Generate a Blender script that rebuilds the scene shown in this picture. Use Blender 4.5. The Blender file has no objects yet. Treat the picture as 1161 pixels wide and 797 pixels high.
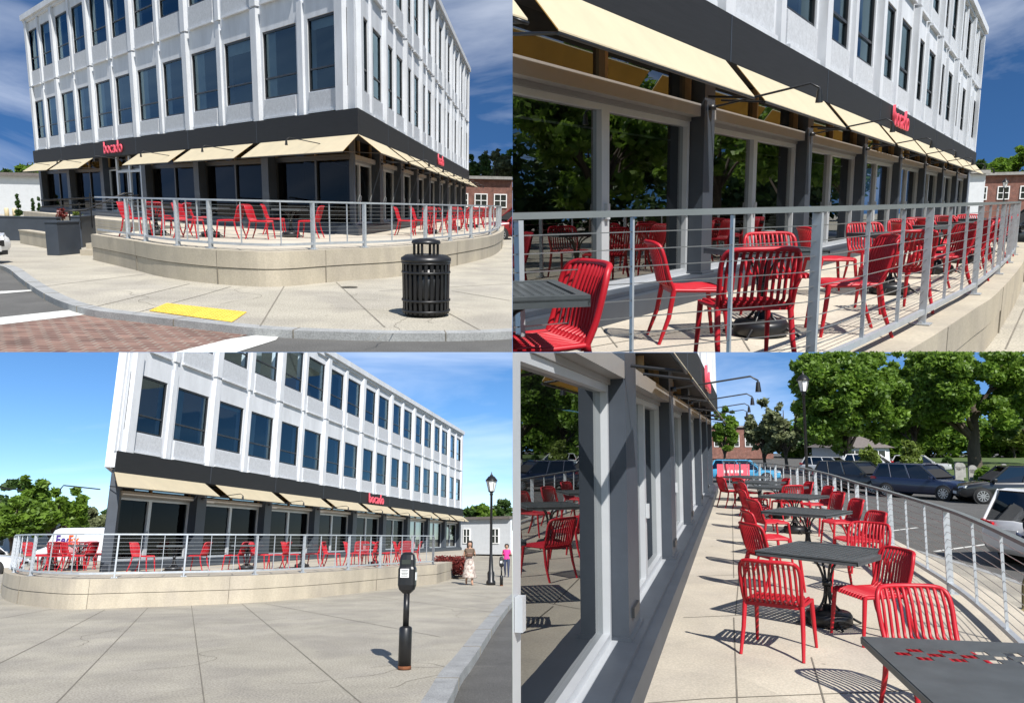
# A place seen as four stage sets standing side by side / one behind the other, each set built rigidly
# at its own place, tilt and uniform model scale: the same white corner building and its terrace.
import bpy, bmesh, math, random
import numpy as np
from mathutils import Vector, Matrix, Euler
R = math.radians
rnd = random.Random(7)
sc = bpy.context.scene
COL = sc.collection

# ------------------------------------------------------------------ camera, world, sun, exposure
W_PX, H_PX, F = 1161.0, 797.0, 860.0
CX, CY = W_PX / 2, H_PX / 2
PITCH = math.atan((611 - CY) / F)
CAM = Vector((0, 0, 1.6))
cr = Vector((1, 0, 0)); cv = Vector((0, math.cos(PITCH), math.sin(PITCH))); cu = Vector((0, -math.sin(PITCH), math.cos(PITCH)))
cam_d = bpy.data.cameras.new('camera'); cam = bpy.data.objects.new('camera', cam_d); COL.objects.link(cam)
cam.location = CAM; cam.rotation_euler = (math.pi / 2 + PITCH, 0, 0)
cam_d.sensor_width = 36; cam_d.lens = F * 36 / W_PX; cam_d.clip_start = 0.2; cam_d.clip_end = 6000000
sc.camera = cam
SUN = (cr * 0.28 + cu * 0.76 - cv * 0.60).normalized()
w = bpy.data.worlds.new('World'); sc.world = w; w.use_nodes = True
nt = w.node_tree; nt.nodes.clear()
wo = nt.nodes.new('ShaderNodeOutputWorld'); bg = nt.nodes.new('ShaderNodeBackground')
sky = nt.nodes.new('ShaderNodeTexSky'); sky.sky_type = 'NISHITA'; sky.sun_disc = False
sky.sun_elevation = math.asin(SUN.z); sky.sun_rotation = math.atan2(SUN.x, SUN.y)
sky.air_density = 0.8; sky.dust_density = 0.0; sky.altitude = 2200; sky.ozone_density = 2.5
tc = nt.nodes.new('ShaderNodeTexCoord'); mp = nt.nodes.new('ShaderNodeMapping'); mp.inputs['Scale'].default_value = (1.3, 1.0, 5.5)
mp.inputs['Rotation'].default_value = (0.15, 0.25, 0.3)
nz = nt.nodes.new('ShaderNodeTexNoise'); nz.inputs['Scale'].default_value = 2.1; nz.inputs['Detail'].default_value = 7; nz.inputs['Roughness'].default_value = 0.55
nz.inputs['Distortion'].default_value = 0.5
rp = nt.nodes.new('ShaderNodeValToRGB'); rp.color_ramp.elements[0].position = 0.46; rp.color_ramp.elements[1].position = 0.82
rp.color_ramp.elements[1].color = (0.42, 0.42, 0.42, 1)
mx = nt.nodes.new('ShaderNodeMix'); mx.data_type = 'RGBA'; mx.inputs[7].default_value = (9.0, 9.4, 10.0, 1)
hs = nt.nodes.new('ShaderNodeHueSaturation'); hs.inputs['Saturation'].default_value = 1.2; hs.inputs['Value'].default_value = 0.82
nt.links.new(tc.outputs['Generated'], mp.inputs[0]); nt.links.new(mp.outputs[0], nz.inputs[0]); nt.links.new(nz.outputs[0], rp.inputs[0])
nt.links.new(sky.outputs[0], hs.inputs['Color']); nt.links.new(rp.outputs[0], mx.inputs[0]); nt.links.new(hs.outputs[0], mx.inputs[6])
nt.links.new(mx.outputs[2], bg.inputs[0]); bg.inputs[1].default_value = 0.125; nt.links.new(bg.outputs[0], wo.inputs[0])
sl = bpy.data.lights.new('sun', 'SUN'); sl.energy = 5.0; sl.angle = R(0.53); sl.color = (1.0, 0.96, 0.90)
so = bpy.data.objects.new('sun', sl); COL.objects.link(so); so.rotation_euler = SUN.to_track_quat('Z', 'Y').to_euler()
sc.view_settings.view_transform = 'Standard'; sc.view_settings.look = 'None'; sc.view_settings.exposure = 0.5; sc.view_settings.gamma = 1
sc.view_settings.use_curve_mapping = False
sc.render.engine = 'CYCLES'; sc.cycles.use_denoising = True; sc.cycles.max_bounces = 6; sc.cycles.transparent_max_bounces = 12
sc.cycles.caustics_reflective = False; sc.cycles.caustics_refractive = False
sc.render.resolution_x = 1024; sc.render.resolution_y = 702

def cdir(px, py): return cv + cr * ((px - CX) / F) - cu * ((py - CY) / F)

class Set:
    """One stage set: local frame x right, y forward, z up, viewed from (0,0,hc)."""
    def __init__(s, key, where, ha, hb, hc, K, clips):
        s.key, s.where, s.hc, s.K = key, where, hc, K
        up = cdir(*ha).cross(cdir(*hb)); up.normalize()
        if up.dot(cu) < 0: up = -up
        fw = (cv - up * cv.dot(up)).normalized(); rt = fw.cross(up)
        s.rot = Matrix((rt, fw, up)).transposed()
        s.M = Matrix.Translation(CAM) @ s.rot.to_4x4() @ Matrix.Scale(K, 4) @ Matrix.Translation((0, 0, -hc))
        s.inv = s.rot.transposed()
        s.clips = []
        for kind, v in clips:
            if kind == 'x<': s.clips.append(cr - cv * ((v - CX) / F))
            if kind == 'x>': s.clips.append(-(cr - cv * ((v - CX) / F)))
            if kind == 'y<': s.clips.append(-(cu + cv * ((v - CY) / F)))
            if kind == 'y>': s.clips.append(cu + cv * ((v - CY) / F))
        s.objs = []; s.mesh_objs = []
    def ray(s, px, py): return s.inv @ cdir(px, py)
    def at(s, px, py, z=0.0):
        d = s.ray(px, py); t = (z - s.hc) / d.z
        return Vector((d.x * t, d.y * t, z))
    def dep(s, px, py, Y):
        d = s.ray(px, py); t = Y / d.y
        return Vector((d.x * t, Y, s.hc + d.z * t))
    def px(s, p):
        q = s.rot @ (Vector(p) - Vector((0, 0, s.hc)))
        z = q.dot(cv); return (CX + F * q.dot(cr) / z, CY - F * q.dot(cu) / z)
    def zat(s, p, py):      # height above p whose picture row is py
        a, b = 0, 30
        for _ in range(40):
            m = (a + b) / 2
            if s.px((p[0], p[1], m))[1] > py: a = m
            else: b = m
        return a

S1 = Set('corner', 'upper left view', (0, 221), (578, 234), 1.6, 800, [('x<', 580.8), ('y<', 399.3)])
S2 = Set('terrace', 'upper right view', (583, 240), (1161, 228), 1.1, 16000, [('x>', 581.2), ('y<', 399.3)])
S3 = Set('plaza', 'lower left view', (0, 611), (578, 611), 1.6, 96, [('x<', 580.8), ('y>', 399.7)])
S4 = Set('deck', 'lower right view', (583, 497), (1161, 497), 1.9, 2.4, [('x>', 581.2), ('y>', 399.7)])

# ------------------------------------------------------------------ materials
MAT = {}
def node_mat(name, col, rough=0.6, metal=0.0, spec=0.5, var=0.0, vscale=3.0, col2=None, bump=0.0, bscale=40.0, speck=0.0, spscale=120.0, trans=0.0, coat=0.0, stretch=None, stain=0.0):
    m = bpy.data.materials.new(name); m.use_nodes = True; t = m.node_tree; n = t.nodes; L = t.links
    b = n['Principled BSDF']; b.inputs['Roughness'].default_value = rough; b.inputs['Metallic'].default_value = metal
    b.inputs['Specular IOR Level'].default_value = spec; b.inputs['Coat Weight'].default_value = coat
    b.inputs['Base Color'].default_value = (*col, 1)
    tcn = n.new('ShaderNodeTexCoord'); src = tcn.outputs['Object']
    if stretch:
        mm = n.new('ShaderNodeMapping'); mm.inputs['Scale'].default_value = stretch; L.new(src, mm.inputs[0]); src2 = mm.outputs[0]
    else: src2 = src
    out = None
    if var > 0:
        a = n.new('ShaderNodeTexNoise'); a.inputs['Scale'].default_value = vscale; a.inputs['Detail'].default_value = 8; a.inputs['Roughness'].default_value = 0.65
        L.new(src2, a.inputs[0])
        r_ = n.new('ShaderNodeValToRGB'); r_.color_ramp.elements[0].position = 0.32; r_.color_ramp.elements[1].position = 0.70
        c2 = col2 or tuple(max(0, c * (1 - var)) for c in col); r_.color_ramp.elements[0].color = (*c2, 1)
        r_.color_ramp.elements[1].color = (*tuple(min(1, c * (1 + var * 0.5)) for c in col), 1)
        L.new(a.outputs[0], r_.inputs[0]); out = r_.outputs[0]
    if speck > 0:
        a = n.new('ShaderNodeTexNoise'); a.inputs['Scale'].default_value = spscale; a.inputs['Detail'].default_value = 3; L.new(src, a.inputs[0])
        r_ = n.new('ShaderNodeValToRGB'); r_.color_ramp.elements[0].position = 0.36; r_.color_ramp.elements[1].position = 0.64
        r_.color_ramp.elements[0].color = (1 - speck,) * 3 + (1,); r_.color_ramp.elements[1].color = (1 + speck * .4,) * 3 + (1,)
        L.new(a.outputs[0], r_.inputs[0])
        mxx = n.new('ShaderNodeMix'); mxx.data_type = 'RGBA'; mxx.blend_type = 'MULTIPLY'; mxx.inputs[0].default_value = 1
        if out: L.new(out, mxx.inputs[6])
        else: mxx.inputs[6].default_value = (*col, 1)
        L.new(r_.outputs[0], mxx.inputs[7]); out = mxx.outputs[2]
    if stain > 0:
        a = n.new('ShaderNodeTexNoise'); a.inputs['Scale'].default_value = 0.55; a.inputs['Detail'].default_value = 6; a.inputs['Distortion'].default_value = 1.2; L.new(src, a.inputs[0])
        r_ = n.new('ShaderNodeValToRGB'); r_.color_ramp.elements[0].position = 0.38; r_.color_ramp.elements[1].position = 0.58
        r_.color_ramp.elements[0].color = (1 - stain, 1 - stain, 1 - stain * .8, 1); r_.color_ramp.elements[1].color = (1, 1, 1, 1)
        L.new(a.outputs[0], r_.inputs[0])
        mxx = n.new('ShaderNodeMix'); mxx.data_type = 'RGBA'; mxx.blend_type = 'MULTIPLY'; mxx.inputs[0].default_value = 1
        if out: L.new(out, mxx.inputs[6])
        else: mxx.inputs[6].default_value = (*col, 1)
        L.new(r_.outputs[0], mxx.inputs[7]); out = mxx.outputs[2]
    if name in ('sidewalk_concrete', 'terrace_concrete', 'asphalt'):
        a = n.new('ShaderNodeTexVoronoi'); a.inputs['Scale'].default_value = 1.9; a.inputs['Randomness'].default_value = 1; L.new(src, a.inputs[0])
        r_ = n.new('ShaderNodeValToRGB'); r_.color_ramp.elements[0].position = .035; r_.color_ramp.elements[1].position = .06; r_.color_ramp.elements[0].color = (.55, .54, .52, 1)
        L.new(a.outputs['Distance'], r_.inputs[0]); mxx = n.new('ShaderNodeMix'); mxx.data_type = 'RGBA'; mxx.blend_type = 'MULTIPLY'; mxx.inputs[0].default_value = 1
        L.new(out, mxx.inputs[6]); L.new(r_.outputs[0], mxx.inputs[7]); out = mxx.outputs[2]
        a = n.new('ShaderNodeTexVoronoi'); a.inputs['Scale'].default_value = .42; a.feature = 'F1'; L.new(src, a.inputs[0])   # slab to slab tone
        h_ = n.new('ShaderNodeHueSaturation'); h_.inputs['Saturation'].default_value = 0; L.new(a.outputs['Color'], h_.inputs['Color'])
        r_ = n.new('ShaderNodeMapRange'); r_.inputs['To Min'].default_value = .88; r_.inputs['To Max'].default_value = 1.06; L.new(h_.outputs[0], r_.inputs[0])
        mxx = n.new('ShaderNodeMix'); mxx.data_type = 'RGBA'; mxx.blend_type = 'MULTIPLY'; mxx.inputs[0].default_value = 1
        L.new(out, mxx.inputs[6]); L.new(r_.outputs[0], mxx.inputs[7]); out = mxx.outputs[2]
    if out: L.new(out, b.inputs['Base Color'])
    if bump > 0:
        a = n.new('ShaderNodeTexNoise'); a.inputs['Scale'].default_value = bscale; a.inputs['Detail'].default_value = 5; L.new(src2, a.inputs[0])
        bm_ = n.new('ShaderNodeBump'); bm_.inputs['Strength'].default_value = bump; bm_.inputs['Distance'].default_value = 0.03
        L.new(a.outputs[0], bm_.inputs['Height']); L.new(bm_.outputs[0], b.inputs['Normal'])
    if trans > 0:
        tr = n.new('ShaderNodeBsdfTranslucent'); ms = n.new('ShaderNodeMixShader'); ms.inputs[0].default_value = trans
        if out: L.new(out, tr.inputs[0])
        else: tr.inputs[0].default_value = (*col, 1)
        L.new(b.outputs[0], ms.inputs[1]); L.new(tr.outputs[0], ms.inputs[2]); L.new(ms.outputs[0], n['Material Output'].inputs[0])
    MAT[name] = m; return m

node_mat('white_paint', (.63, .65, .68), .6, var=.16, vscale=1.6, bump=.12, bscale=30, stretch=(1, 1, .35))
node_mat('stucco', (.52, .54, .57), .85, var=.14, vscale=9, bump=.9, bscale=22, speck=.10, spscale=28)
node_mat('band_black', (.011, .012, .014), .7, var=.35, vscale=14, bump=.1, stretch=(.15, .15, 3))
node_mat('slate_paint', (.042, .052, .068), .5, var=.18, vscale=2.0, bump=.06, bscale=18)
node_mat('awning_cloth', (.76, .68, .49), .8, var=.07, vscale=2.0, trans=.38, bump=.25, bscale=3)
node_mat('awning_underglow', (.62, .38, .10), .85, var=.10, vscale=2.0, trans=.6)  # cloth underside: sunlight glowing through is put into this ochre colour
node_mat('window_frame_dark', (.02, .022, .025), .4)
node_mat('silver_frame', (.50, .52, .54), .38, metal=.2, var=.06)
node_mat('box_grey', (.26, .25, .24), .45, var=.08)
node_mat('tan_wood', (.36, .24, .12), .6, var=.2, vscale=6)
node_mat('galvanized', (.50, .53, .56), .42, metal=.45, var=.16, vscale=7, bump=.05)
node_mat('cable_steel', (.42, .42, .42), .35, metal=.8)
node_mat('rail_grey', (.17, .19, .19), .5, var=.12)
node_mat('wall_concrete', (.47, .415, .32), .85, var=.17, vscale=1.6, bump=.2, bscale=30, stain=.14, speck=.10, spscale=35, stretch=(1, 1, .35))
node_mat('sidewalk_concrete', (.43, .395, .32), .9, var=.18, vscale=.8, bump=.25, bscale=60, speck=.34, spscale=42, stain=.14)
node_mat('terrace_concrete', (.53, .475, .38), .88, var=.13, vscale=.9, bump=.2, bscale=50, speck=.14, spscale=50, stain=.12)
node_mat('joint_dark', (.20, .18, .145), .95, var=.3)
node_mat('asphalt', (.115, .112, .105), .92, var=.22, vscale=1.2, bump=.5, bscale=70, speck=.4, spscale=60)
node_mat('granite', (.34, .345, .34), .8, var=.22, vscale=3, bump=.4, bscale=25, speck=.25, spscale=60)
node_mat('road_paint', (.68, .68, .64), .8, var=.22, vscale=5, speck=.2, spscale=30)
node_mat('yellow_plate', (.80, .56, .10), .7, var=.12, vscale=4, speck=.15, spscale=30)
node_mat('red_plastic', (.42, .010, .020), .42, var=.12, vscale=4, spec=.4)
node_mat('table_grey', (.075, .085, .09), .42, var=.25, vscale=5)
node_mat('black_metal', (.012, .012, .013), .38, var=.3, vscale=8)
node_mat('black_rubber', (.015, .015, .015), .8)
node_mat('rust', (.16, .055, .02), .9, var=.4, vscale=20)
node_mat('sign_red', (.80, .09, .13), .4)
node_mat('sign_red_edge', (.40, .02, .035), .5)
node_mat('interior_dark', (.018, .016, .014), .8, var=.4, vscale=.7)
node_mat('interior_blind', (.40, .42, .45), .8, var=.15, vscale=2)
node_mat('bark', (.085, .065, .05), .9, var=.35, vscale=6, bump=.8, bscale=14, stretch=(1, 1, .25))
node_mat('white_plastic', (.75, .75, .73), .5)
node_mat('siding_white', (.58, .60, .62), .7, var=.08)
node_mat('roof_shingle', (.16, .14, .13), .9, var=.2, vscale=4, bump=.3)
node_mat('grass', (.085, .13, .03), .9, var=.45, vscale=1.5, bump=.8, bscale=30)
node_mat('soil', (.08, .06, .04), .95, var=.3)
node_mat('skin_tone', (.42, .24, .16), .55)
node_mat('hair_dark', (.02, .014, .01), .5)
node_mat('dress_cloth', (.56, .50, .44), .8, var=.6, vscale=9, col2=(.13, .08, .07))
node_mat('brown_top', (.13, .09, .06), .8, var=.3)
node_mat('pink_cloth', (.75, .04, .25), .8)
node_mat('navy_cloth', (.03, .04, .08), .8)
node_mat('olive_cloth', (.20, .17, .08), .85, var=.2)
node_mat('leather_brown', (.10, .045, .025), .5)
node_mat('stone_grey', (.30, .29, .27), .9, var=.3, bump=.4)
node_mat('sticker_white', (.8, .8, .78), .4)
node_mat('screen_dark', (.03, .035, .03), .15)
node_mat('bollard_cream', (.62, .52, .33), .6)
node_mat('base_plain', (.66, .66, .64), .9)
node_mat('purple_ink', (.06, .02, .20), .5)
node_mat('orange_ink', (.80, .12, .01), .5)
node_mat('amber_light', (.7, .25, .02), .3)
node_mat('head_light', (.75, .77, .78), .12, metal=.3)
node_mat('tail_light', (.50, .01, .015), .2)
node_mat('alloy', (.45, .46, .47), .35, metal=.6)
for nm, c in dict(car_navy=(.008, .016, .045), car_black=(.008, .009, .011), car_white=(.72, .73, .74), car_silver=(.40, .41, .42), car_red=(.22, .012, .012), car_blue=(.06, .30, .50)).items():
    node_mat(nm, c, .28, spec=.5, coat=.7, var=.04)
def glass_mat(name, tint, ior, mixt, rough=0.0, refl=(1, 1, 1)):
    m = bpy.data.materials.new(name); m.use_nodes = True; t = m.node_tree; n = t.nodes; L = t.links
    n.remove(n['Principled BSDF'])
    g = n.new('ShaderNodeBsdfGlossy'); g.inputs['Roughness'].default_value = rough; g.inputs[0].default_value = (*refl, 1)
    tr = n.new('ShaderNodeBsdfTransparent'); tr.inputs[0].default_value = (*tint, 1)
    fr = n.new('ShaderNodeFresnel'); fr.inputs[0].default_value = ior
    # slight waviness of real panes
    tcn = n.new('ShaderNodeTexCoord'); nn = n.new('ShaderNodeTexNoise'); nn.inputs['Scale'].default_value = .8; L.new(tcn.outputs['Object'], nn.inputs[0])
    bp = n.new('ShaderNodeBump'); bp.inputs['Strength'].default_value = .10; bp.inputs['Distance'].default_value = .03; L.new(nn.outputs[0], bp.inputs['Height']); L.new(bp.outputs[0], g.inputs['Normal'])
    ad = n.new('ShaderNodeMath'); ad.operation = 'ADD'; ad.use_clamp = True; ad.inputs[1].default_value = mixt; L.new(fr.outputs[0], ad.inputs[0])
    ms = n.new('ShaderNodeMixShader'); L.new(ad.outputs[0], ms.inputs[0]); L.new(tr.outputs[0], ms.inputs[1]); L.new(g.outputs[0], ms.inputs[2])
    L.new(ms.outputs[0], n['Material Output'].inputs[0]); MAT[name] = m
glass_mat('tinted_glass', (.62, .74, .78), 1.5, .02, .01, (.55, .78, .9))
glass_mat('shop_glass', (.30, .32, .32), 1.3, .0, 0.0, (.45, .45, .47))
glass_mat('door_glass', (.30, .32, .32), 1.6, .20, 0.0, (.72, .74, .74))
glass_mat('car_glass', (.05, .06, .06), 1.5, .04)
def brick_mat(name, c1, c2, mortar, scale, bw=.5, rh=.25, ms=.02, rot=None, up=True):
    m = bpy.data.materials.new(name); m.use_nodes = True; t = m.node_tree; n = t.nodes; L = t.links; b = n['Principled BSDF']; b.inputs['Roughness'].default_value = .9
    tcn = n.new('ShaderNodeTexCoord'); mp_ = n.new('ShaderNodeMapping'); br = n.new('ShaderNodeTexBrick')
    if rot: mp_.inputs['Rotation'].default_value = rot
    L.new(tcn.outputs['Object'], mp_.inputs[0]); L.new(mp_.outputs[0], br.inputs[0])
    br.inputs['Color1'].default_value = (*c1, 1); br.inputs['Color2'].default_value = (*c2, 1); br.inputs['Mortar'].default_value = (*mortar, 1)
    br.inputs['Scale'].default_value = scale; br.inputs['Brick Width'].default_value = bw; br.inputs['Row Height'].default_value = rh; br.inputs['Mortar Size'].default_value = ms
    nn = n.new('ShaderNodeTexNoise'); nn.inputs['Scale'].default_value = 2.5; nn.inputs['Detail'].default_value = 6; L.new(tcn.outputs['Object'], nn.inputs[0])
    r_ = n.new('ShaderNodeValToRGB'); r_.color_ramp.elements[0].color = (.62, .62, .62, 1); r_.color_ramp.elements[0].position = .3; r_.color_ramp.elements[1].color = (1.1, 1.1, 1.1, 1); r_.color_ramp.elements[1].position = .7
    L.new(nn.outputs[0], r_.inputs[0]); mm = n.new('ShaderNodeMix'); mm.data_type = 'RGBA'; mm.blend_type = 'MULTIPLY'; mm.inputs[0].default_value = 1
    L.new(br.outputs[0], mm.inputs[6]); L.new(r_.outputs[0], mm.inputs[7]); L.new(mm.outputs[2], b.inputs['Base Color'])
    MAT[name] = m
brick_mat('brick_paver', (.26, .145, .11), (.15, .075, .06), (.26, .22, .18), 2.3, .42, .30, .03)
brick_mat('brick_wall', (.24, .085, .055), (.17, .06, .045), (.26, .22, .19), 4, .5, .18, .015, rot=(math.pi / 2, 0, 0))
def leaf_mat(name, c1, c2, trans=.35):
    m = bpy.data.materials.new(name); m.use_nodes = True; t = m.node_tree; n = t.nodes; L = t.links; b = n['Principled BSDF']; b.inputs['Roughness'].default_value = .5
    g = n.new('ShaderNodeNewGeometry'); r_ = n.new('ShaderNodeValToRGB'); r_.color_ramp.elements[0].color = (*c1, 1); r_.color_ramp.elements[1].color = (*c2, 1)
    tcn = n.new('ShaderNodeTexCoord'); nn = n.new('ShaderNodeTexNoise'); nn.inputs['Scale'].default_value = .7; L.new(tcn.outputs['Object'], nn.inputs[0])
    a = n.new('ShaderNodeMath'); a.operation = 'MULTIPLY_ADD'; a.inputs[1].default_value = .5; L.new(g.outputs['Random Per Island'], a.inputs[0])
    s_ = n.new('ShaderNodeMath'); s_.operation = 'MULTIPLY_ADD'; s_.inputs[1].default_value = 1.6; s_.inputs[2].default_value = -.5; L.new(nn.outputs[0], s_.inputs[0]); L.new(s_.outputs[0], a.inputs[2])
    L.new(a.outputs[0], r_.inputs[0]); L.new(r_.outputs[0], b.inputs['Base Color'])
    tr = n.new('ShaderNodeBsdfTranslucent'); L.new(r_.outputs[0], tr.inputs[0]); ms = n.new('ShaderNodeMixShader'); ms.inputs[0].default_value = trans
    L.new(b.outputs[0], ms.inputs[1]); L.new(tr.outputs[0], ms.inputs[2]); L.new(ms.outputs[0], n['Material Output'].inputs[0]); MAT[name] = m
leaf_mat('leaf_green', (.055, .12, .012), (.24, .38, .05), .5)
leaf_mat('leaf_dark', (.025, .06, .014), (.075, .14, .03))
leaf_mat('leaf_grey', (.11, .13, .06), (.22, .25, .12))
leaf_mat('leaf_yellow', (.10, .14, .02), (.20, .27, .05))
leaf_mat('leaf_red', (.10, .012, .012), (.22, .04, .03), .2)

# ------------------------------------------------------------------ mesh helpers
class MB:
    def __init__(s): s.v = []; s.f = []; s.mi = []; s.sm = []
    def add(s, vs, fs, mi=0, smooth=False):
        o = len(s.v); s.v += [tuple(v) for v in vs]
        for f in fs: s.f.append(tuple(i + o for i in f)); s.mi.append(mi); s.sm.append(smooth)
        return s
    def hexa(s, p, mi=0):   # 8 points: bottom 4 ccw, top 4
        return s.add(p, [(0, 3, 2, 1), (4, 5, 6, 7), (0, 1, 5, 4), (1, 2, 6, 5), (2, 3, 7, 6), (3, 0, 4, 7)], mi)
    def box(s, c, h, rz=0, mi=0, M=None):
        pts = []
        for dz in (-1, 1):
            for dx, dy in ((-1, -1), (1, -1), (1, 1), (-1, 1)):
                x, y = dx * h[0], dy * h[1]
                pts.append(Vector((c[0] + x * math.cos(rz) - y * math.sin(rz), c[1] + x * math.sin(rz) + y * math.cos(rz), c[2] + dz * h[2])))
        if M: pts = [M @ p for p in pts]
        return s.hexa(pts, mi)
    def bar(s, a, b, wx, wz, mi=0, up=Vector((0, 0, 1))):   # rectangular bar between two points
        a, b = Vector(a), Vector(b); d = (b - a).normalized()
        if abs(d.dot(up)) > .98: up = Vector((0, 1, 0))
        sx = d.cross(up).normalized() * wx / 2; sz = sx.cross(d).normalized() * wz / 2
        return s.hexa([a - sx - sz, a + sx - sz, b + sx - sz, b - sx - sz, a - sx + sz, a + sx + sz, b + sx + sz, b - sx + sz], mi)
    def tube(s, pts, r, n=8, mi=0, cap=True):
        pts = [Vector(p) for p in pts]; rr = r if isinstance(r, (list, tuple)) else [r] * len(pts)
        vs = []; fs = []; prev = None
        for i, p in enumerate(pts):
            d = (pts[min(i + 1, len(pts) - 1)] - pts[max(i - 1, 0)]).normalized()
            if prev is None:
                a = d.orthogonal().normalized()
            else:
                a = prev - d * prev.dot(d)
                a = a.normalized() if a.length > 1e-6 else d.orthogonal().normalized()
            prev = a; b = d.cross(a)
            for k in range(n):
                t = 2 * math.pi * k / n; vs.append(p + (a * math.cos(t) + b * math.sin(t)) * rr[i])
        for i in range(len(pts) - 1):
            for k in range(n): fs.append((i * n + k, i * n + (k + 1) % n, (i + 1) * n + (k + 1) % n, (i + 1) * n + k))
        s.add(vs, fs, mi, True)
        if cap:
            s.add(vs[:n], [tuple(reversed(range(n)))], mi); s.add(vs[-n:], [tuple(range(n))], mi)
        return s
    def lathe(s, prof, c=(0, 0, 0), n=20, mi=0, sx=1, sy=1, smooth=True):
        vs = []; fs = []
        for r_, z in prof:
            for k in range(n):
                t = 2 * math.pi * k / n; vs.append((c[0] + r_ * sx * math.cos(t), c[1] + r_ * sy * math.sin(t), c[2] + z))
        m_ = len(prof)
        for i in range(m_ - 1):
            for k in range(n): fs.append((i * n + k, i * n + (k + 1) % n, (i + 1) * n + (k + 1) % n, (i + 1) * n + k))
        fs.append(tuple(reversed(range(n)))); fs.append(tuple(range((m_ - 1) * n, m_ * n)))
        return s.add(vs, fs, mi, smooth)
    def prism(s, poly, z0, z1, mi=0, mi_side=None):
        n = len(poly); vs = [(p[0], p[1], z0) for p in poly] + [(p[0], p[1], z1) for p in poly]
        a = sum(poly[i][0] * poly[(i + 1) % n][1] - poly[(i + 1) % n][0] * poly[i][1] for i in range(n))
        idx = list(range(n)) if a > 0 else list(reversed(range(n)))
        s.add(vs, [tuple(reversed(idx))], mi); s.add(vs, [tuple(i + n for i in idx)], mi)
        s.add(vs, [(idx[k], idx[(k + 1) % n], idx[(k + 1) % n] + n, idx[k] + n) for k in range(n)], mi if mi_side is None else mi_side)
        return s
    def strip(s, pts, width, z, mi=0):  # flat strip along a polyline
        pts = [Vector((p[0], p[1], 0)) for p in pts]; vs = []
        for i, p in enumerate(pts):
            d = (pts[min(i + 1, len(pts) - 1)] - pts[max(i - 1, 0)]).normalized(); nn = Vector((-d.y, d.x, 0)) * width / 2
            vs += [(p.x + nn.x, p.y + nn.y, z), (p.x - nn.x, p.y - nn.y, z)]
        return s.add(vs, [(2 * i, 2 * i + 1, 2 * i + 3, 2 * i + 2) for i in range(len(pts) - 1)], mi)
    def mesh(s, name, mats, base=(0, 0, 0)):
        me = bpy.data.meshes.new(name); bx_, by_, bz_ = base
        me.from_pydata([(x - bx_, y - by_, z - bz_) for x, y, z in s.v], [], s.f)
        for m in (mats if isinstance(mats, (list, tuple)) else [mats]): me.materials.append(MAT[m])
        me.polygons.foreach_set('material_index', s.mi); me.polygons.foreach_set('use_smooth', s.sm); me.update()
        return me

class Thing:
    """A top-level Empty (or a mesh, with one()) standing at base in set-local coordinates."""
    def __init__(s, S, name, label, cat, base, rz=0, group=None, kind=None):
        s.S = S; s.base = Vector(base); s.o = bpy.data.objects.new(name, None); COL.objects.link(s.o)
        s.o.matrix_world = S.M @ Matrix.Translation(s.base) @ Matrix.Rotation(rz, 4, 'Z')
        s.o.empty_display_size = .1; tag(s.o, label, cat, group, kind); S.objs.append(s.o)
    def part(s, name, mb, mats, parent=None, loc=True, bevel=0, label=None):
        me = mb.mesh(name, mats, s.base if loc else (0, 0, 0)) if isinstance(mb, MB) else mb
        o = bpy.data.objects.new(name, me); COL.objects.link(o); o.parent = parent or s.o
        if bevel:
            b = o.modifiers.new('bevel', 'BEVEL'); b.width = bevel; b.segments = 2; b.limit_method = 'ANGLE'
        if label: o['label'] = label
        s.S.mesh_objs.append(o); return o
def tag(o, label, cat, group=None, kind=None):
    if label: o['label'] = label
    if cat: o['category'] = cat
    if group: o['group'] = group
    if kind: o['kind'] = kind
def one(S, name, mb, mats, label, cat, base=(0, 0, 0), group=None, kind=None, loc=True):
    o = bpy.data.objects.new(name, mb.mesh(name, mats, base if loc else (0, 0, 0))); COL.objects.link(o)
    o.matrix_world = S.M @ Matrix.Translation(Vector(base)); tag(o, label, cat, group, kind); S.mesh_objs.append(o); S.objs.append(o); return o
def struct(S, name, mb, mats): return one(S, name, mb, mats, None, None, kind='structure')
def dup(o, S, loc, rz, label=None, scale=1, parent=None, group=None):
    c = o.copy(); COL.objects.link(c)
    if parent: c.parent = parent
    else:
        c.matrix_world = S.M @ Matrix.Translation(Vector(loc)) @ Matrix.Rotation(rz, 4, 'Z') @ Matrix.Scale(scale, 4); S.objs.append(c)
        if label: c['label'] = label
        if group: c['group'] = group
    if c.type == 'MESH': S.mesh_objs.append(c)
    for ch in list(o.children): dup(ch, S, None, 0, parent=c)
    return c
def smooth_curve(pts, n=8):   # Catmull-Rom through 2-D points
    P = [Vector((p[0], p[1])) for p in pts]; out = []
    P = [P[0] * 2 - P[1]] + P + [P[-1] * 2 - P[-2]]
    for i in range(1, len(P) - 2):
        for k in range(n):
            t = k / n; a, b, c, d = P[i - 1], P[i], P[i + 1], P[i + 2]
            out.append(.5 * ((2 * b) + (c - a) * t + (2 * a - 5 * b + 4 * c - d) * t * t + (3 * b - a - 3 * c + d) * t ** 3))
    out.append(P[-2]); return out
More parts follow.
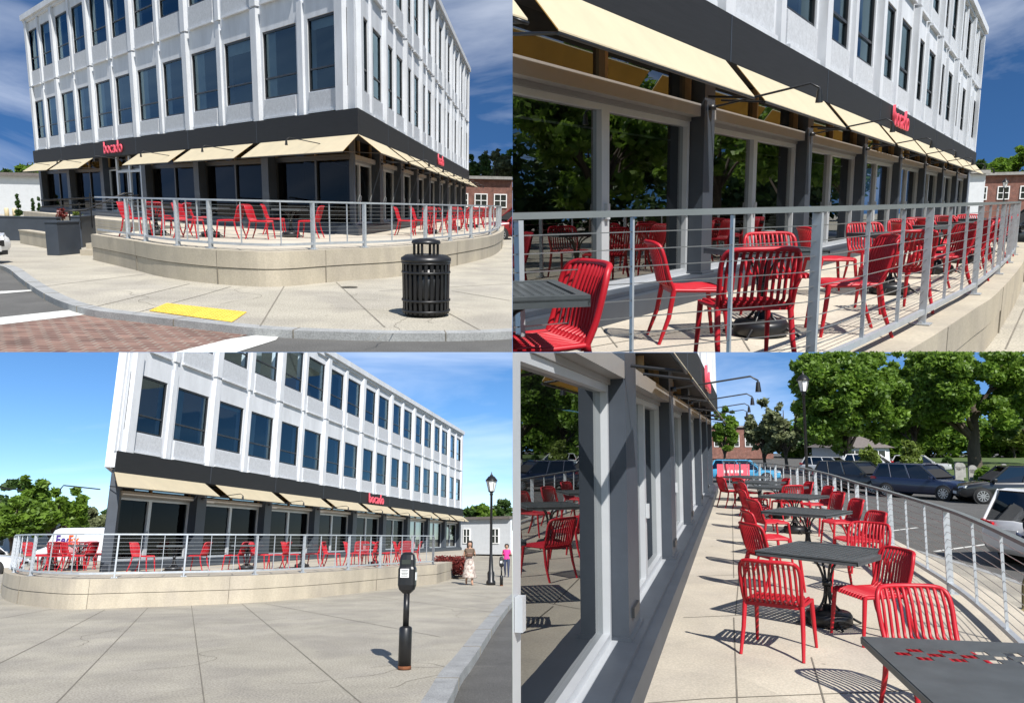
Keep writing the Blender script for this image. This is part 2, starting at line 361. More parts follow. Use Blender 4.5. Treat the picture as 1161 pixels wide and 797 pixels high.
def text_mesh(txt, size, extrude, mat, align='LEFT', bold=0.0, shear=0):
    cu_ = bpy.data.curves.new('lettering', 'FONT'); cu_.body = txt; cu_.size = size; cu_.extrude = extrude; cu_.align_x = align; cu_.offset = bold; cu_.space_character = 1.12; cu_.shear = shear; cu_.resolution_u = 3
    o = bpy.data.objects.new('lettering', cu_); COL.objects.link(o); bpy.context.view_layer.update()
    me = bpy.data.meshes.new_from_object(o.evaluated_get(bpy.context.evaluated_depsgraph_get())); bpy.data.objects.remove(o)
    me.materials.clear(); me.materials.append(MAT[mat]); return me
ORD = ['first', 'second', 'third', 'fourth', 'fifth', 'sixth', 'seventh', 'eighth', 'ninth', 'tenth', 'eleventh', 'twelfth', 'thirteenth', 'fourteenth', 'fifteenth', 'sixteenth', 'seventeenth', 'eighteenth', 'nineteenth', 'twentieth', 'twenty-first', 'twenty-second', 'twenty-third', 'twenty-fourth', 'twenty-fifth', 'twenty-sixth', 'twenty-seventh', 'twenty-eighth']

# ------------------------------------------------------------------ facades of the white building
class Fac:
    def __init__(s, th, A, B, S):
        s.t = th; s.A = Vector((A[0], A[1])); s.B = Vector((B[0], B[1])); s.d = (s.B - s.A); s.L = s.d.length; s.d.normalize()
        s.n = Vector((s.d.y, -s.d.x))
        if s.n.dot(-s.A) < 0: s.n = -s.n
        s.m0 = s.m1 = None; s.sharp = True
    def P(s, a, o, z):
        oo = min(o, .3) if o > 0 else o
        if s.m0 is not None and ((oo < 0 and a < -oo * s.m0) or (s.sharp and oo > 0 and a < .12)): a = -oo * s.m0
        if s.m1 is not None and ((oo < 0 and a > s.L + oo * s.m1) or (s.sharp and oo > 0 and a > s.L - .12)): a = s.L + oo * s.m1
        q = s.A + s.d * a + s.n * o; return Vector((q.x, q.y, z))
    def box(s, mb, a0, a1, o0, o1, z0, z1, mi=0):
        return mb.hexa([s.P(a0, o0, z0), s.P(a1, o0, z0), s.P(a1, o1, z0), s.P(a0, o1, z0), s.P(a0, o0, z1), s.P(a1, o0, z1), s.P(a1, o1, z1), s.P(a0, o1, z1)], mi)
    def fix(s, mb): return mb
def facade(F_, lv, nup, up_rng, ngr, gr_rng, z0, door_bays=(), style='dark', arm=True, sign_bay=None, sign_size=.5, wrap=None, awn=(.55, .42), cw=.2, lights=True, glass='shop_glass', hdr=.76, lfrom=0, lup=0, gb=None, rec=0.0):
    th = F_.t; L = F_.L; bw = L / nup; gw = L / ngr; S = th.S
    G = (lambda k: gb[int(k)] * L) if gb else (lambda k: k * gw)
    bb, bt, w1b, w1t, w2b, w2t, rf = lv
    wf = .76; a_lo = up_rng[0] * bw; a_hi = up_rng[1] * bw
    # wall: spandrels, piers, cornice
    wl = MB()
    for za, zb in ((bt, w1b), (w1t, w2b), (w2t, rf - .28)): F_.box(wl, a_lo, a_hi, -.3, 0, za, zb)
    F_.box(wl, a_lo, a_hi + (.0), -.3, .22, rf - .28, rf); F_.box(wl, a_lo, a_hi, -.3, .10, rf - .42, rf - .282)
    mid = w1t + .45 * (w2b - w1t)
    for i in range(up_rng[0], up_rng[1] + 1):
        c = min(max(i * bw, a_lo + bw * .2), a_hi - bw * .2) if i in up_rng else i * bw
        for (za, zb) in ((w1b, w1t), (w2b, w2t)):
            if i > up_rng[0]: F_.box(wl, i * bw - bw * (1 - wf) / 2, i * bw, -.298, .0, za, zb)
            if i < up_rng[1]: F_.box(wl, i * bw, i * bw + bw * (1 - wf) / 2, -.298, .0, za, zb)
        major = (i % 2 == 0); rw = bw * (.07 if major else .05); pr = .15 if major else .08
        F_.box(wl, c - rw, c + rw, 0, pr, bt, mid - (.0 if major else .22)); F_.box(wl, c - rw, c + rw, 0, pr, mid + .08, rf - .43)
        F_.box(wl, c - rw * .45, c + rw * .45, 0, pr * .5, mid - .25, mid + .1)
    st = MB()
    for i in range(*up_rng):
        a0 = i * bw + bw * .14; a1 = (i + 1) * bw - bw * .14
        for (za, zb) in ((bt + .1, w1b - .03), (mid + .14, w2b - .03)):
            st = MB(); F_.box(st, a0, a1, 0, .04, za, zb); th.part('spandrel_panel', st, 'stucco'); F_.box(wl, a0 - .02, a1 + .02, 0, .10, za - .07, za - .003)
    th.part('wall', wl, 'white_paint')
    # windows
    r = random.Random(int(L * 100))
    for i in range(*up_rng):
        for (za, zb) in ((w1b, w1t), (w2b, w2t)):
            a0 = i * bw + bw * (1 - wf) / 2; a1 = (i + 1) * bw - bw * (1 - wf) / 2; ft = min(.05, bw * .03)
            m = MB(); F_.box(m, a0, a0 + ft, -.12, -.03, za, zb); F_.box(m, a1 - ft, a1, -.12, -.03, za, zb)
            F_.box(m, a0, a1, -.118, -.032, za, za + .06); F_.box(m, a0, a1, -.118, -.032, zb - .06, zb)
            zm = za + (zb - za) * .31; F_.box(m, a0, a1, -.117, -.036, zm - .025, zm + .025)
            wi = th.part('window', m, 'window_frame_dark')
            g = MB(); g.add([F_.P(a0, -.07, za), F_.P(a1, -.07, za), F_.P(a1, -.07, zb), F_.P(a0, -.07, zb)], [(0, 1, 2, 3)]); th.part('pane', g, 'tinted_glass', wi)
            q = r.random()
            if q < .7:
                b = MB(); w_ = (a1 - a0)
                if q < .45: F_.box(b, a0, a0 + w_ * r.uniform(.18, .4), -.16, -.14, za, zb)
                else: F_.box(b, a0, a1, -.16, -.14, zb - (zb - za) * r.uniform(.1, .35), zb)
                th.part('blind', b, 'interior_blind', wi)
    # interior screen walls and floors
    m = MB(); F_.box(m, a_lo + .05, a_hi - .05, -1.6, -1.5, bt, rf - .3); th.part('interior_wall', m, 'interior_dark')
    # black band
    g_lo = G(gr_rng[0]); g_hi = G(gr_rng[1])
    m = MB(); F_.box(m, a_lo - (.08 if up_rng[0] == 0 else 0), a_hi + .08, -.5, .16, bb, bt - .004); bn = th.part('band', m, 'band_black')
    for i in range(gr_rng[0] + 1, gr_rng[1]): m = MB(); F_.box(m, G(i) - .012, G(i) + .012, .1, .166, bb, bt - .006); th.part('joint', m, 'slate_paint', bn)
    # ground floor
    F2 = Fac.__new__(Fac); F2.__dict__.update(F_.__dict__); F2.P = lambda a, o, z: F_.P(a, o + rec, z)
    light = style == 'light'
    for i in range(gr_rng[0], gr_rng[1] + 1):
        c = G(i); hw = cw
        m = MB(); F_.box(m, c - hw, c + hw, -.62 + rec, -.08, z0, bb); F_.box(m, c - hw - .03, c + hw + .03, -.64 + rec, -.05, z0, z0 + .3)
        th.part('column', m, 'slate_paint')
    zs = z0 + .28; zh = z0 + (bb - z0) * (hdr if light else .80)
    m = MB(); F_.box(m, g_lo, g_hi, -.66, .10, z0, z0 + .22); F_.box(m, g_lo, g_hi, -.66, .0, z0 + .222, z0 + .27)
    th.part('plinth', m, 'slate_paint')
    for i in range(gr_rng[0], gr_rng[1]):
        a0 = G(i) + cw + .02; a1 = G(i + 1) - cw - .02; fm = 'silver_frame' if (light or i in door_bays) else 'window_frame_dark'
        fw = .06 if light else .055
        m = MB(); np_ = 2
        for k in range(np_ + 1):
            c = a0 + (a1 - a0) * k / np_; f2 = fw * (1.35 if (k == 1 and light) else 1)
            lo = c if k == 0 else c - f2; hi = c if k == np_ else c + f2
            F2.box(m, lo, hi, -.46, -.36, zs, zh)
        F2.box(m, a0, a1, -.459, -.361, zs, zs + fw); F2.box(m, a0, a1, -.459, -.361, zh - fw, zh)
        F2.box(m, a0, a1, -.50, -.31, zs - .012, zs - .002)
        if light: F2.box(m, a0 + (a1 - a0) / 2 - .03, a0 + (a1 - a0) / 2 + .03, -.358, -.32, z0 + 1.0, z0 + 1.16)
        d = th.part('sliding_door' if light else ('door' if i in door_bays else 'shop_window'), m, fm)
        g = MB(); g.add([F2.P(a0, -.42, zs), F2.P(a1, -.42, zs), F2.P(a1, -.42, bb), F2.P(a0, -.42, bb)], [(0, 1, 2, 3)]); th.part('pane', g, glass, d)
        m = MB(); F2.box(m, a0, a1, -.46, -.34, zh + .002, zh + .05); F2.box(m, a0, a1, -.47, -.22 if light else -.32, zh + .052, zh + (.2 if light else .1)); th.part('shutter_box', m, 'box_grey' if light else 'window_frame_dark')
        for k in (0, .5, 1):
            m = MB(); cc = a0 + (a1 - a0) * k; F2.box(m, max(a0, cc - .03), min(a1, cc + .03), -.455, -.35, zh + (.201 if light else .101), bb); th.part('transom_bar', m, 'tan_wood')
        # awning
        if i not in door_bays or light:
            A0, A1 = G(i) + cw * 1.15, G(i + 1) - cw * 1.15
            if wrap == ('end', i): A1 = G(i + 1) + .1
            if wrap == ('start', i): A0 = G(i) - .1
            m = MB(); out, dr = awn; e0 = out if wrap == ('start', i) else 0; e1 = out if wrap == ('end', i) else 0
            t0, t1 = F_.P(A0, .17, bb - .01), F_.P(A1, .17, bb - .01); b0, b1 = F_.P(A0 - e0 * 1, .17 + out, bb - dr), F_.P(A1 + e1 * 1, .17 + out, bb - dr)
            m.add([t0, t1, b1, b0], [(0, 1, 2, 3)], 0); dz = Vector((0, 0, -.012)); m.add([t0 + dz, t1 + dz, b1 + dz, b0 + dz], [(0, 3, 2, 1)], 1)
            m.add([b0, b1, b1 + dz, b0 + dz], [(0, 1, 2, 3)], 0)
            aw = th.part('awning', m, ['awning_cloth', 'awning_underglow'])
            m = MB()
            for q in (A0 + .02, A1 - .02): m.tube([F_.P(q, -.02, bb - dr * .9), F_.P(q, .15 + out, bb - dr - .02)], .014, 6)
            m.tube([b0 + Vector((0, 0, -.03)), b1 + Vector((0, 0, -.03))], .014, 6); th.part('awning_arm', m, 'black_metal', aw)
        if lights:
            q = G(i + 1) if light else (G(i) * .2 + G(i + 1) * .8); out = awn[0]
            if (i + 1 < ngr or not light) and i >= lfrom:
                m = MB(); zl = bb - awn[1] - .06 + lup if light else bb - awn[1] * .55
                p0 = F_.P(q, -.07, zl); p1 = F_.P(q, out + .75, zl + .16); p2 = F_.P(q, out + .85, zl + .10)
                m.tube([p0, p1, p2, p2 + Vector((0, 0, -.05))], .013, 6); m.tube([p2 + Vector((0, 0, -.02)), p2 + Vector((0, 0, -.16))], [.025, .042], 10)
                m.lathe([(.06, -.03), (.06, .03)], F_.P(q, -.06, zl), 10); th.part('arm_light', m, 'black_metal')
    # inside
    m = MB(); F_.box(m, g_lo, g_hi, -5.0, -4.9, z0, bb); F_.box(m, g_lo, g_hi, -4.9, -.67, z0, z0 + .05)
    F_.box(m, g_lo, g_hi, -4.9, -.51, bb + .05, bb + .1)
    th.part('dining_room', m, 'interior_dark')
    rr = random.Random(3)
    for i in range(int((g_hi - g_lo) / 1.1)):
        m = MB(); a = g_lo + i * 1.1 + .5; F_.box(m, a - .12, a + .12, -3.1 - rr.random(), -2.9, z0 + .05, z0 + rr.uniform(.6, 1.1))
        if a > 3 and a < g_hi - 3 and i % 2 == 0: th.part('bar_stool', m, 'tan_wood')
    if sign_bay is not None:
        me = text_mesh('bocado', sign_size, .025, 'sign_red', 'CENTER', 0.0)
        a = (G(sign_bay) + G(sign_bay + 1)) / 2; o = th.part('sign', me, None); z = bb + (bt - bb) * .5 - sign_size * .28
        Z = Vector((0, 0, 1)); n3 = Vector((F_.n.x, F_.n.y, 0)); X = Z.cross(n3)
        mw = Matrix((X, Z, n3)).transposed().to_4x4(); mw.translation = F_.P(a, .22, z) - th.base; o.matrix_local = mw
def body(th, foot, z0, lv, mat='white_paint'):   # roof, floor plates and the hidden outer sides
    bb, bt, w1b, w1t, w2b, w2t, rf = lv
    m = MB(); m.prism(foot, rf - .2, rf - .1); m.prism(foot, bb + .12, bb + .2); th.part('roof', m, mat)
    m = MB()
    for i in range(2, len(foot)):
        a, b = Vector(foot[i]), Vector(foot[(i + 1) % len(foot)]); m.bar((a.x, a.y, (z0 + rf) / 2), (b.x, b.y, (z0 + rf) / 2), .3, rf - z0 - .3)
    th.part('outer_wall', m, mat)

# ------------------------------------------------------------------ chair / table prototypes (built on first use)
PROTO = {}
def chair(S, loc, ang, label, group, wide=.52):
    if 'chair' in PROTO: return dup(PROTO['chair'], S, loc, ang, label, group=group)
    t = Thing(S, 'chair', label, 'chair', loc, ang, group)
    # facing +x ; seat .45 m, back .82 m
    hw = wide / 2; sd = .22
    def prof(u):   # along the slat, u 0 (front lip) .. 1 (top of back)
        P = [(sd + .02, .415), (sd, .445), (.10, .45), (-.06, .437), (-.17, .44), (-.215, .49), (-.235, .58), (-.26, .70), (-.30, .80), (-.325, .82)]
        i = min(int(u * (len(P) - 1)), len(P) - 2); f = u * (len(P) - 1) - i
        return (P[i][0] * (1 - f) + P[i + 1][0] * f, P[i][1] * (1 - f) + P[i + 1][1] * f)
    seat, back = MB(), MB(); n = 11
    for k in range(n):
        y = -hw * .86 + 2 * hw * .86 * k / (n - 1); cur = .035 * (1 - (y / hw) ** 2)
        pts = []
        for q in range(19):
            x, z = prof(q / 18); pts.append(Vector((x - (cur if q > 9 else 0) + (.01 if q < 4 else 0), y * (1 - .04 * max(0, q - 9) / 9), z)))
        seat.tube(pts[:10], .0125, 6); back.tube(pts[9:], .0125, 6)
    seat.bar((sd - .02, -hw * .9, .425), (sd - .02, hw * .9, .425), .03, .03); seat.bar((-.17, -hw * .9, .425), (-.17, hw * .9, .425), .03, .03)
    for s_ in (-1, 1): seat.tube([(sd, s_ * hw * .95, .43), (.0, s_ * hw * .97, .435), (-.18, s_ * hw * .95, .44)], .016, 8)
    rim = [(-.18, -hw * .95, .44), (-.225, -hw * .98, .55), (-.265, -hw, .70), (-.295, -hw * .93, .79), (-.335, -hw * .7, .822), (-.36, 0, .825), (-.335, hw * .7, .822), (-.295, hw * .93, .79), (-.265, hw, .70), (-.225, hw * .98, .55), (-.18, hw * .95, .44)]
    P2 = smooth_3(rim); back.tube(P2, .018, 8)
    t.part('seat', seat, 'red_plastic', loc=False); t.part('backrest', back, 'red_plastic', loc=False)
    for s_ in (-1, 1):
        m = MB(); m.tube([(sd, s_ * hw * .95, .44), (sd + .02, s_ * hw * .98, .25), (sd + .05, s_ * hw * 1.02, 0)], [.022, .02, .014], 8); t.part('leg', m, 'red_plastic', loc=False)
        m = MB(); m.tube([(-.18, s_ * hw * .95, .44), (-.22, s_ * hw * .98, .22), (-.30, s_ * hw * 1.02, 0)], [.022, .02, .014], 8); t.part('leg', m, 'red_plastic', loc=False)
    PROTO['chair'] = t.o; return t.o
def smooth_3(pts, n=4):
    P = [Vector(p) for p in pts]; P = [P[0] * 2 - P[1]] + P + [P[-1] * 2 - P[-2]]; out = []
    for i in range(1, len(P) - 2):
        for k in range(n):
            t = k / n; a, b, c, d = P[i - 1], P[i], P[i + 1], P[i + 2]
            out.append(.5 * ((2 * b) + (c - a) * t + (2 * a - 5 * b + 4 * c - d) * t * t + (3 * b - a - 3 * c + d) * t ** 3))
    out.append(P[-2]); return out
def table(S, loc, ang, label, group, sx=.38, sy=.38, key='table', holes=True):
    if key in PROTO: return dup(PROTO[key], S, loc, ang, label, group=group)
    t = Thing(S, 'cafe_table', label, 'table', loc, ang, group); m = MB()
    if holes:   # frame, inner solid strips and a lattice
        e = .05; h = .012; z = .735
        for a, b, c, d in ((-sx, sx, -sy, -sy + e), (-sx, sx, sy - e, sy), (-sx, -sx + e, -sy + e, sy - e), (sx - e, sx, -sy + e, sy - e)):
            m.box(((a + b) / 2, (c + d) / 2, z), ((b - a) / 2, (d - c) / 2, h))
        n = 15
        for k in range(n):
            y = -sy + e + (2 * sy - 2 * e) * (k + .5) / n; m.box((0, y, z), (sx - e, .0115 * sy / .38, .004))
        for k in range(n):
            x = -sx + e + (2 * sx - 2 * e) * (k + .5) / n; m.box((x, 0, z + .001), (.0115 * sx / .38, sy - e, .004))
    m.bar((-sx, -sy + .006, .715), (sx, -sy + .006, .715), .012, .035); m.bar((-sx, sy - .006, .715), (sx, sy - .006, .715), .012, .035)
    m.bar((-sx + .006, -sy, .715), (-sx + .006, sy, .715), .012, .034); m.bar((sx - .006, -sy, .715), (sx - .006, sy, .715), .012, .034)
    t.part('table_top', m, 'table_grey', loc=False)
    m = MB()
    for k in range(4):
        a = math.pi / 4 + k * math.pi / 2; c, s_ = math.cos(a), math.sin(a)
        m.tube(smooth_3([(c * .26, s_ * .26, .71), (c * .10, s_ * .10, .62), (c * .035, s_ * .035, .45), (c * .035, s_ * .035, .28), (c * .12, s_ * .12, .14), (c * .33, s_ * .33, .015)], 3), .013, 7)
    m.lathe([(.05, -.03), (.05, .03)], (0, 0, .42), 12); t.part('pedestal', m, 'black_metal', loc=False)
    m = MB(); m.lathe([(.20, .0), (.23, .02), (.23, .10), (.21, .13), (.06, .14), (.05, .2), (.03, .2)], (0, 0, .004), 24); t.part('weight_base', m, 'black_metal', loc=False)
    PROTO[key] = t.o; return t.o
def furnish(S, z, chairs, tables, ang_t=0, zone='behind the railing', tkey='table', sx=.38, sy=.38):
    cs = sorted(chairs, key=lambda c: c[0])
    for i, c in enumerate(cs):
        p = S.at(c[0], c[1], z); o = {0: 'facing right', 90: 'facing away', 180: 'facing left', 270: 'facing forwards'}[int(((c[2] % 360) + 45) // 90 * 90) % 360]
        chair(S, p, R(c[2]), '%s red slatted chair from the left in the %s, %s' % (ORD[i], S.where, o), 'red slatted chairs on the terrace, ' + S.where)
    for i, c in enumerate(sorted(tables, key=lambda c: c[0])):
        table(S, S.at(c[0], c[1], z), R(ang_t if len(c) < 3 else c[2]), '%s dark grey cafe table from the left in the %s' % (ORD[i], S.where), 'dark grey square tables, ' + S.where, sx, sy, tkey)

# ------------------------------------------------------------------ railing along a polyline
def railing(S, path, z, h, label, seg=1.9, thin=1, ncab=10, post_w=.07, rail_w=.05, top_mat='galvanized', thick_at=None):
    pts = [Vector((p[0], p[1])) for p in path]; cum = [0]
    for a, b in zip(pts, pts[1:]): cum.append(cum[-1] + (b - a).length)
    def P(s):
        s = min(max(s, 0), cum[-1])
        for i in range(len(cum) - 1):
            if s <= cum[i + 1] + 1e-9:
                t = (s - cum[i]) / max(1e-9, cum[i + 1] - cum[i]); return pts[i].lerp(pts[i + 1], t)
        return pts[-1]
    t = Thing(S, 'railing', label, 'railing', (pts[0].x, pts[0].y, z)); n = max(1, round(cum[-1] / seg))
    stations = thick_at or [cum[-1] * i / n for i in range(n + 1)]
    for s in stations:
        p = P(s); q = P(s + .05) - P(s - .05); a = math.atan2(q.y, q.x)
        m = MB(); m.box((p.x, p.y, z + h / 2 - .02), (post_w / 2 * .45, post_w / 2, h / 2 - .02), a); m.box((p.x, p.y, z + .006), (.075, .075, .006), a)
        for bx in (-.05, .05): m.box((p.x + bx * math.cos(a), p.y + bx * math.sin(a), z + .02), (.012, .012, .012), a)
        t.part('post', m, 'galvanized')
    for a_, b_ in zip(stations, stations[1:]):
        for k in range(thin):
            s = a_ + (b_ - a_) * (k + 1) / (thin + 1); p = P(s); q = P(s + .05) - P(s - .05); a = math.atan2(q.y, q.x)
            m = MB(); m.box((p.x, p.y, z + (.1 + h - .04) / 2), (.006, .014, (h - .04 - .1) / 2), a); t.part('baluster', m, 'galvanized')
    def sweep(name, w_, hh, zz, mat):
        m = MB(); step = max(.25, cum[-1] / 60); k = max(2, int(cum[-1] / step)); c = [P(cum[-1] * i / k) for i in range(k + 1)]; vs = []
        for i, p in enumerate(c):
            d = (c[min(i + 1, k)] - c[max(i - 1, 0)]).normalized(); nn = Vector((-d.y, d.x)) * w_ / 2
            vs += [(p.x + nn.x, p.y + nn.y, zz - hh / 2), (p.x - nn.x, p.y - nn.y, zz - hh / 2), (p.x - nn.x, p.y - nn.y, zz + hh / 2), (p.x + nn.x, p.y + nn.y, zz + hh / 2)]
        fs = [(0, 1, 2, 3), tuple(4 * k + q for q in (3, 2, 1, 0))]
        for i in range(k):
            for q in range(4): fs.append((4 * i + q, 4 * i + 4 + q, 4 * i + 4 + (q + 1) % 4, 4 * i + (q + 1) % 4))
        m.add(vs, fs); t.part(name, m, mat)
    sweep('top_rail', rail_w, .035, z + h - .0175, top_mat); sweep('bottom_rail', rail_w * .8, .045, z + .115, 'galvanized')
    for i in range(ncab):
        zz = z + .17 + (h - .24) * (i + .5) / ncab; sweep('cable', .0055, .0055, zz, 'cable_steel')
    return t

# ------------------------------------------------------------------ trees and plants
def foliage(name, clusters, n, size, seed, mat, squash=.8):
    rg = np.random.default_rng(seed); cl = np.array(clusters); pr = cl[:, 3] ** 2; pr /= pr.sum()
    idx = rg.choice(len(cl), n, p=pr); d = rg.normal(size=(n, 3)); d /= np.linalg.norm(d, axis=1)[:, None]
    rad = rg.random(n) ** .45; c = cl[idx, :3] + d * (rad * cl[idx, 3])[:, None] * np.array([1, 1, squash])
    a = rg.normal(size=(n, 3)); a[:, 2] *= .6; a /= np.linalg.norm(a, axis=1)[:, None]; b = np.cross(a, rg.normal(size=(n, 3))); b /= np.linalg.norm(b, axis=1)[:, None]
    s = size * (.6 + .8 * rg.random(n))[:, None]
    v = np.stack([c - a * s, c - b * s * .55, c + a * s, c + b * s * .55], 1).reshape(-1, 3)
    me = bpy.data.meshes.new(name); me.vertices.add(4 * n); me.loops.add(4 * n); me.polygons.add(n)
    me.vertices.foreach_set('co', v.astype(np.float32).ravel()); me.loops.foreach_set('vertex_index', np.arange(4 * n, dtype=np.int32))
    me.polygons.foreach_set('loop_start', np.arange(0, 4 * n, 4, dtype=np.int32)); me.update(calc_edges=True); me.materials.append(MAT[mat]); return me
def tree(S, loc, h, rad, label, mat='leaf_green', n=6000, size=.22, seed=1, trunk=.28, th_=.22, ncl=40, name='tree', crown_c=None, group=None, rise=.5):
    r = random.Random(seed); t = Thing(S, name, label, 'tree', loc, 0, group); cl = []; cz = h * (trunk + 1) / 2; ch = h * (1 - trunk) / 2
    m = MB(); tips = []
    m.tube([(0, 0, -.3), (r.uniform(-.1, .1), 0, h * trunk * .6), (r.uniform(-.2, .2), r.uniform(-.2, .2), h * trunk * 1.1), (r.uniform(-.3, .3), 0, h * .72)], [th_ * 1.25, th_, th_ * .8, th_ * .22], 9)
    for k in range(9):
        a = r.uniform(0, 6.28); z = h * trunk * r.uniform(.8, 1.6); q = r.uniform(.45, .85) * rad; e = (math.cos(a) * q, math.sin(a) * q, z + h * r.uniform(.13, .34))
        m.tube([(0, 0, z), (e[0] * .45, e[1] * .45, z + (e[2] - z) * .6), e], [th_ * .5, th_ * .3, th_ * .1], 6); tips.append(e)
        for _ in range(2):
            a2 = a + r.uniform(-.8, .8); e2 = (e[0] * .5 + math.cos(a2) * rad * .4, e[1] * .5 + math.sin(a2) * rad * .4, e[2] + r.uniform(-.05, .2) * h)
            m.tube([(e[0] * .45, e[1] * .45, z + (e[2] - z) * .6), e2], [th_ * .22, th_ * .06], 5); tips.append(e2)
    for e in tips: cl.append((*e, rad * r.uniform(.2, .34)))
    while len(cl) < ncl:
        x, y, z = (r.uniform(-1, 1) for _ in range(3))
        if .25 < x * x + y * y + z * z < 1.05: cl.append((x * rad, y * rad, cz + z * ch * .95, rad * r.uniform(.09, .23)))
    t.part('crown', foliage('crown', cl, n, size, seed, mat), None); t.part('trunk', m, 'bark', loc=False); return t
def shrub(S, loc, h, rad, label, mat='leaf_dark', n=900, size=.06, seed=1, cone=False, name='shrub', cat='shrub', group=None):
    r = random.Random(seed); cl = []
    for k in range(26):
        z = r.random(); q = rad * ((1 - z * .92) if cone else math.sqrt(max(.05, 1 - (z * 1.5 - .6) ** 2)) * .8); a = r.uniform(0, 6.28); u = r.random() * .6
        cl.append((math.cos(a) * q * u, math.sin(a) * q * u, z * h * .9 + .05 * h, max(.06, q * .5)))
    t = Thing(S, name, label, cat, loc, 0, group); t.part('foliage', foliage('foliage', cl, n, size, seed, mat, 1.0), None)
    m = MB(); m.tube([(0, 0, -.1), (0, 0, h * .7)], [.04, .015], 6); t.part('stem', m, 'bark', loc=False); return t

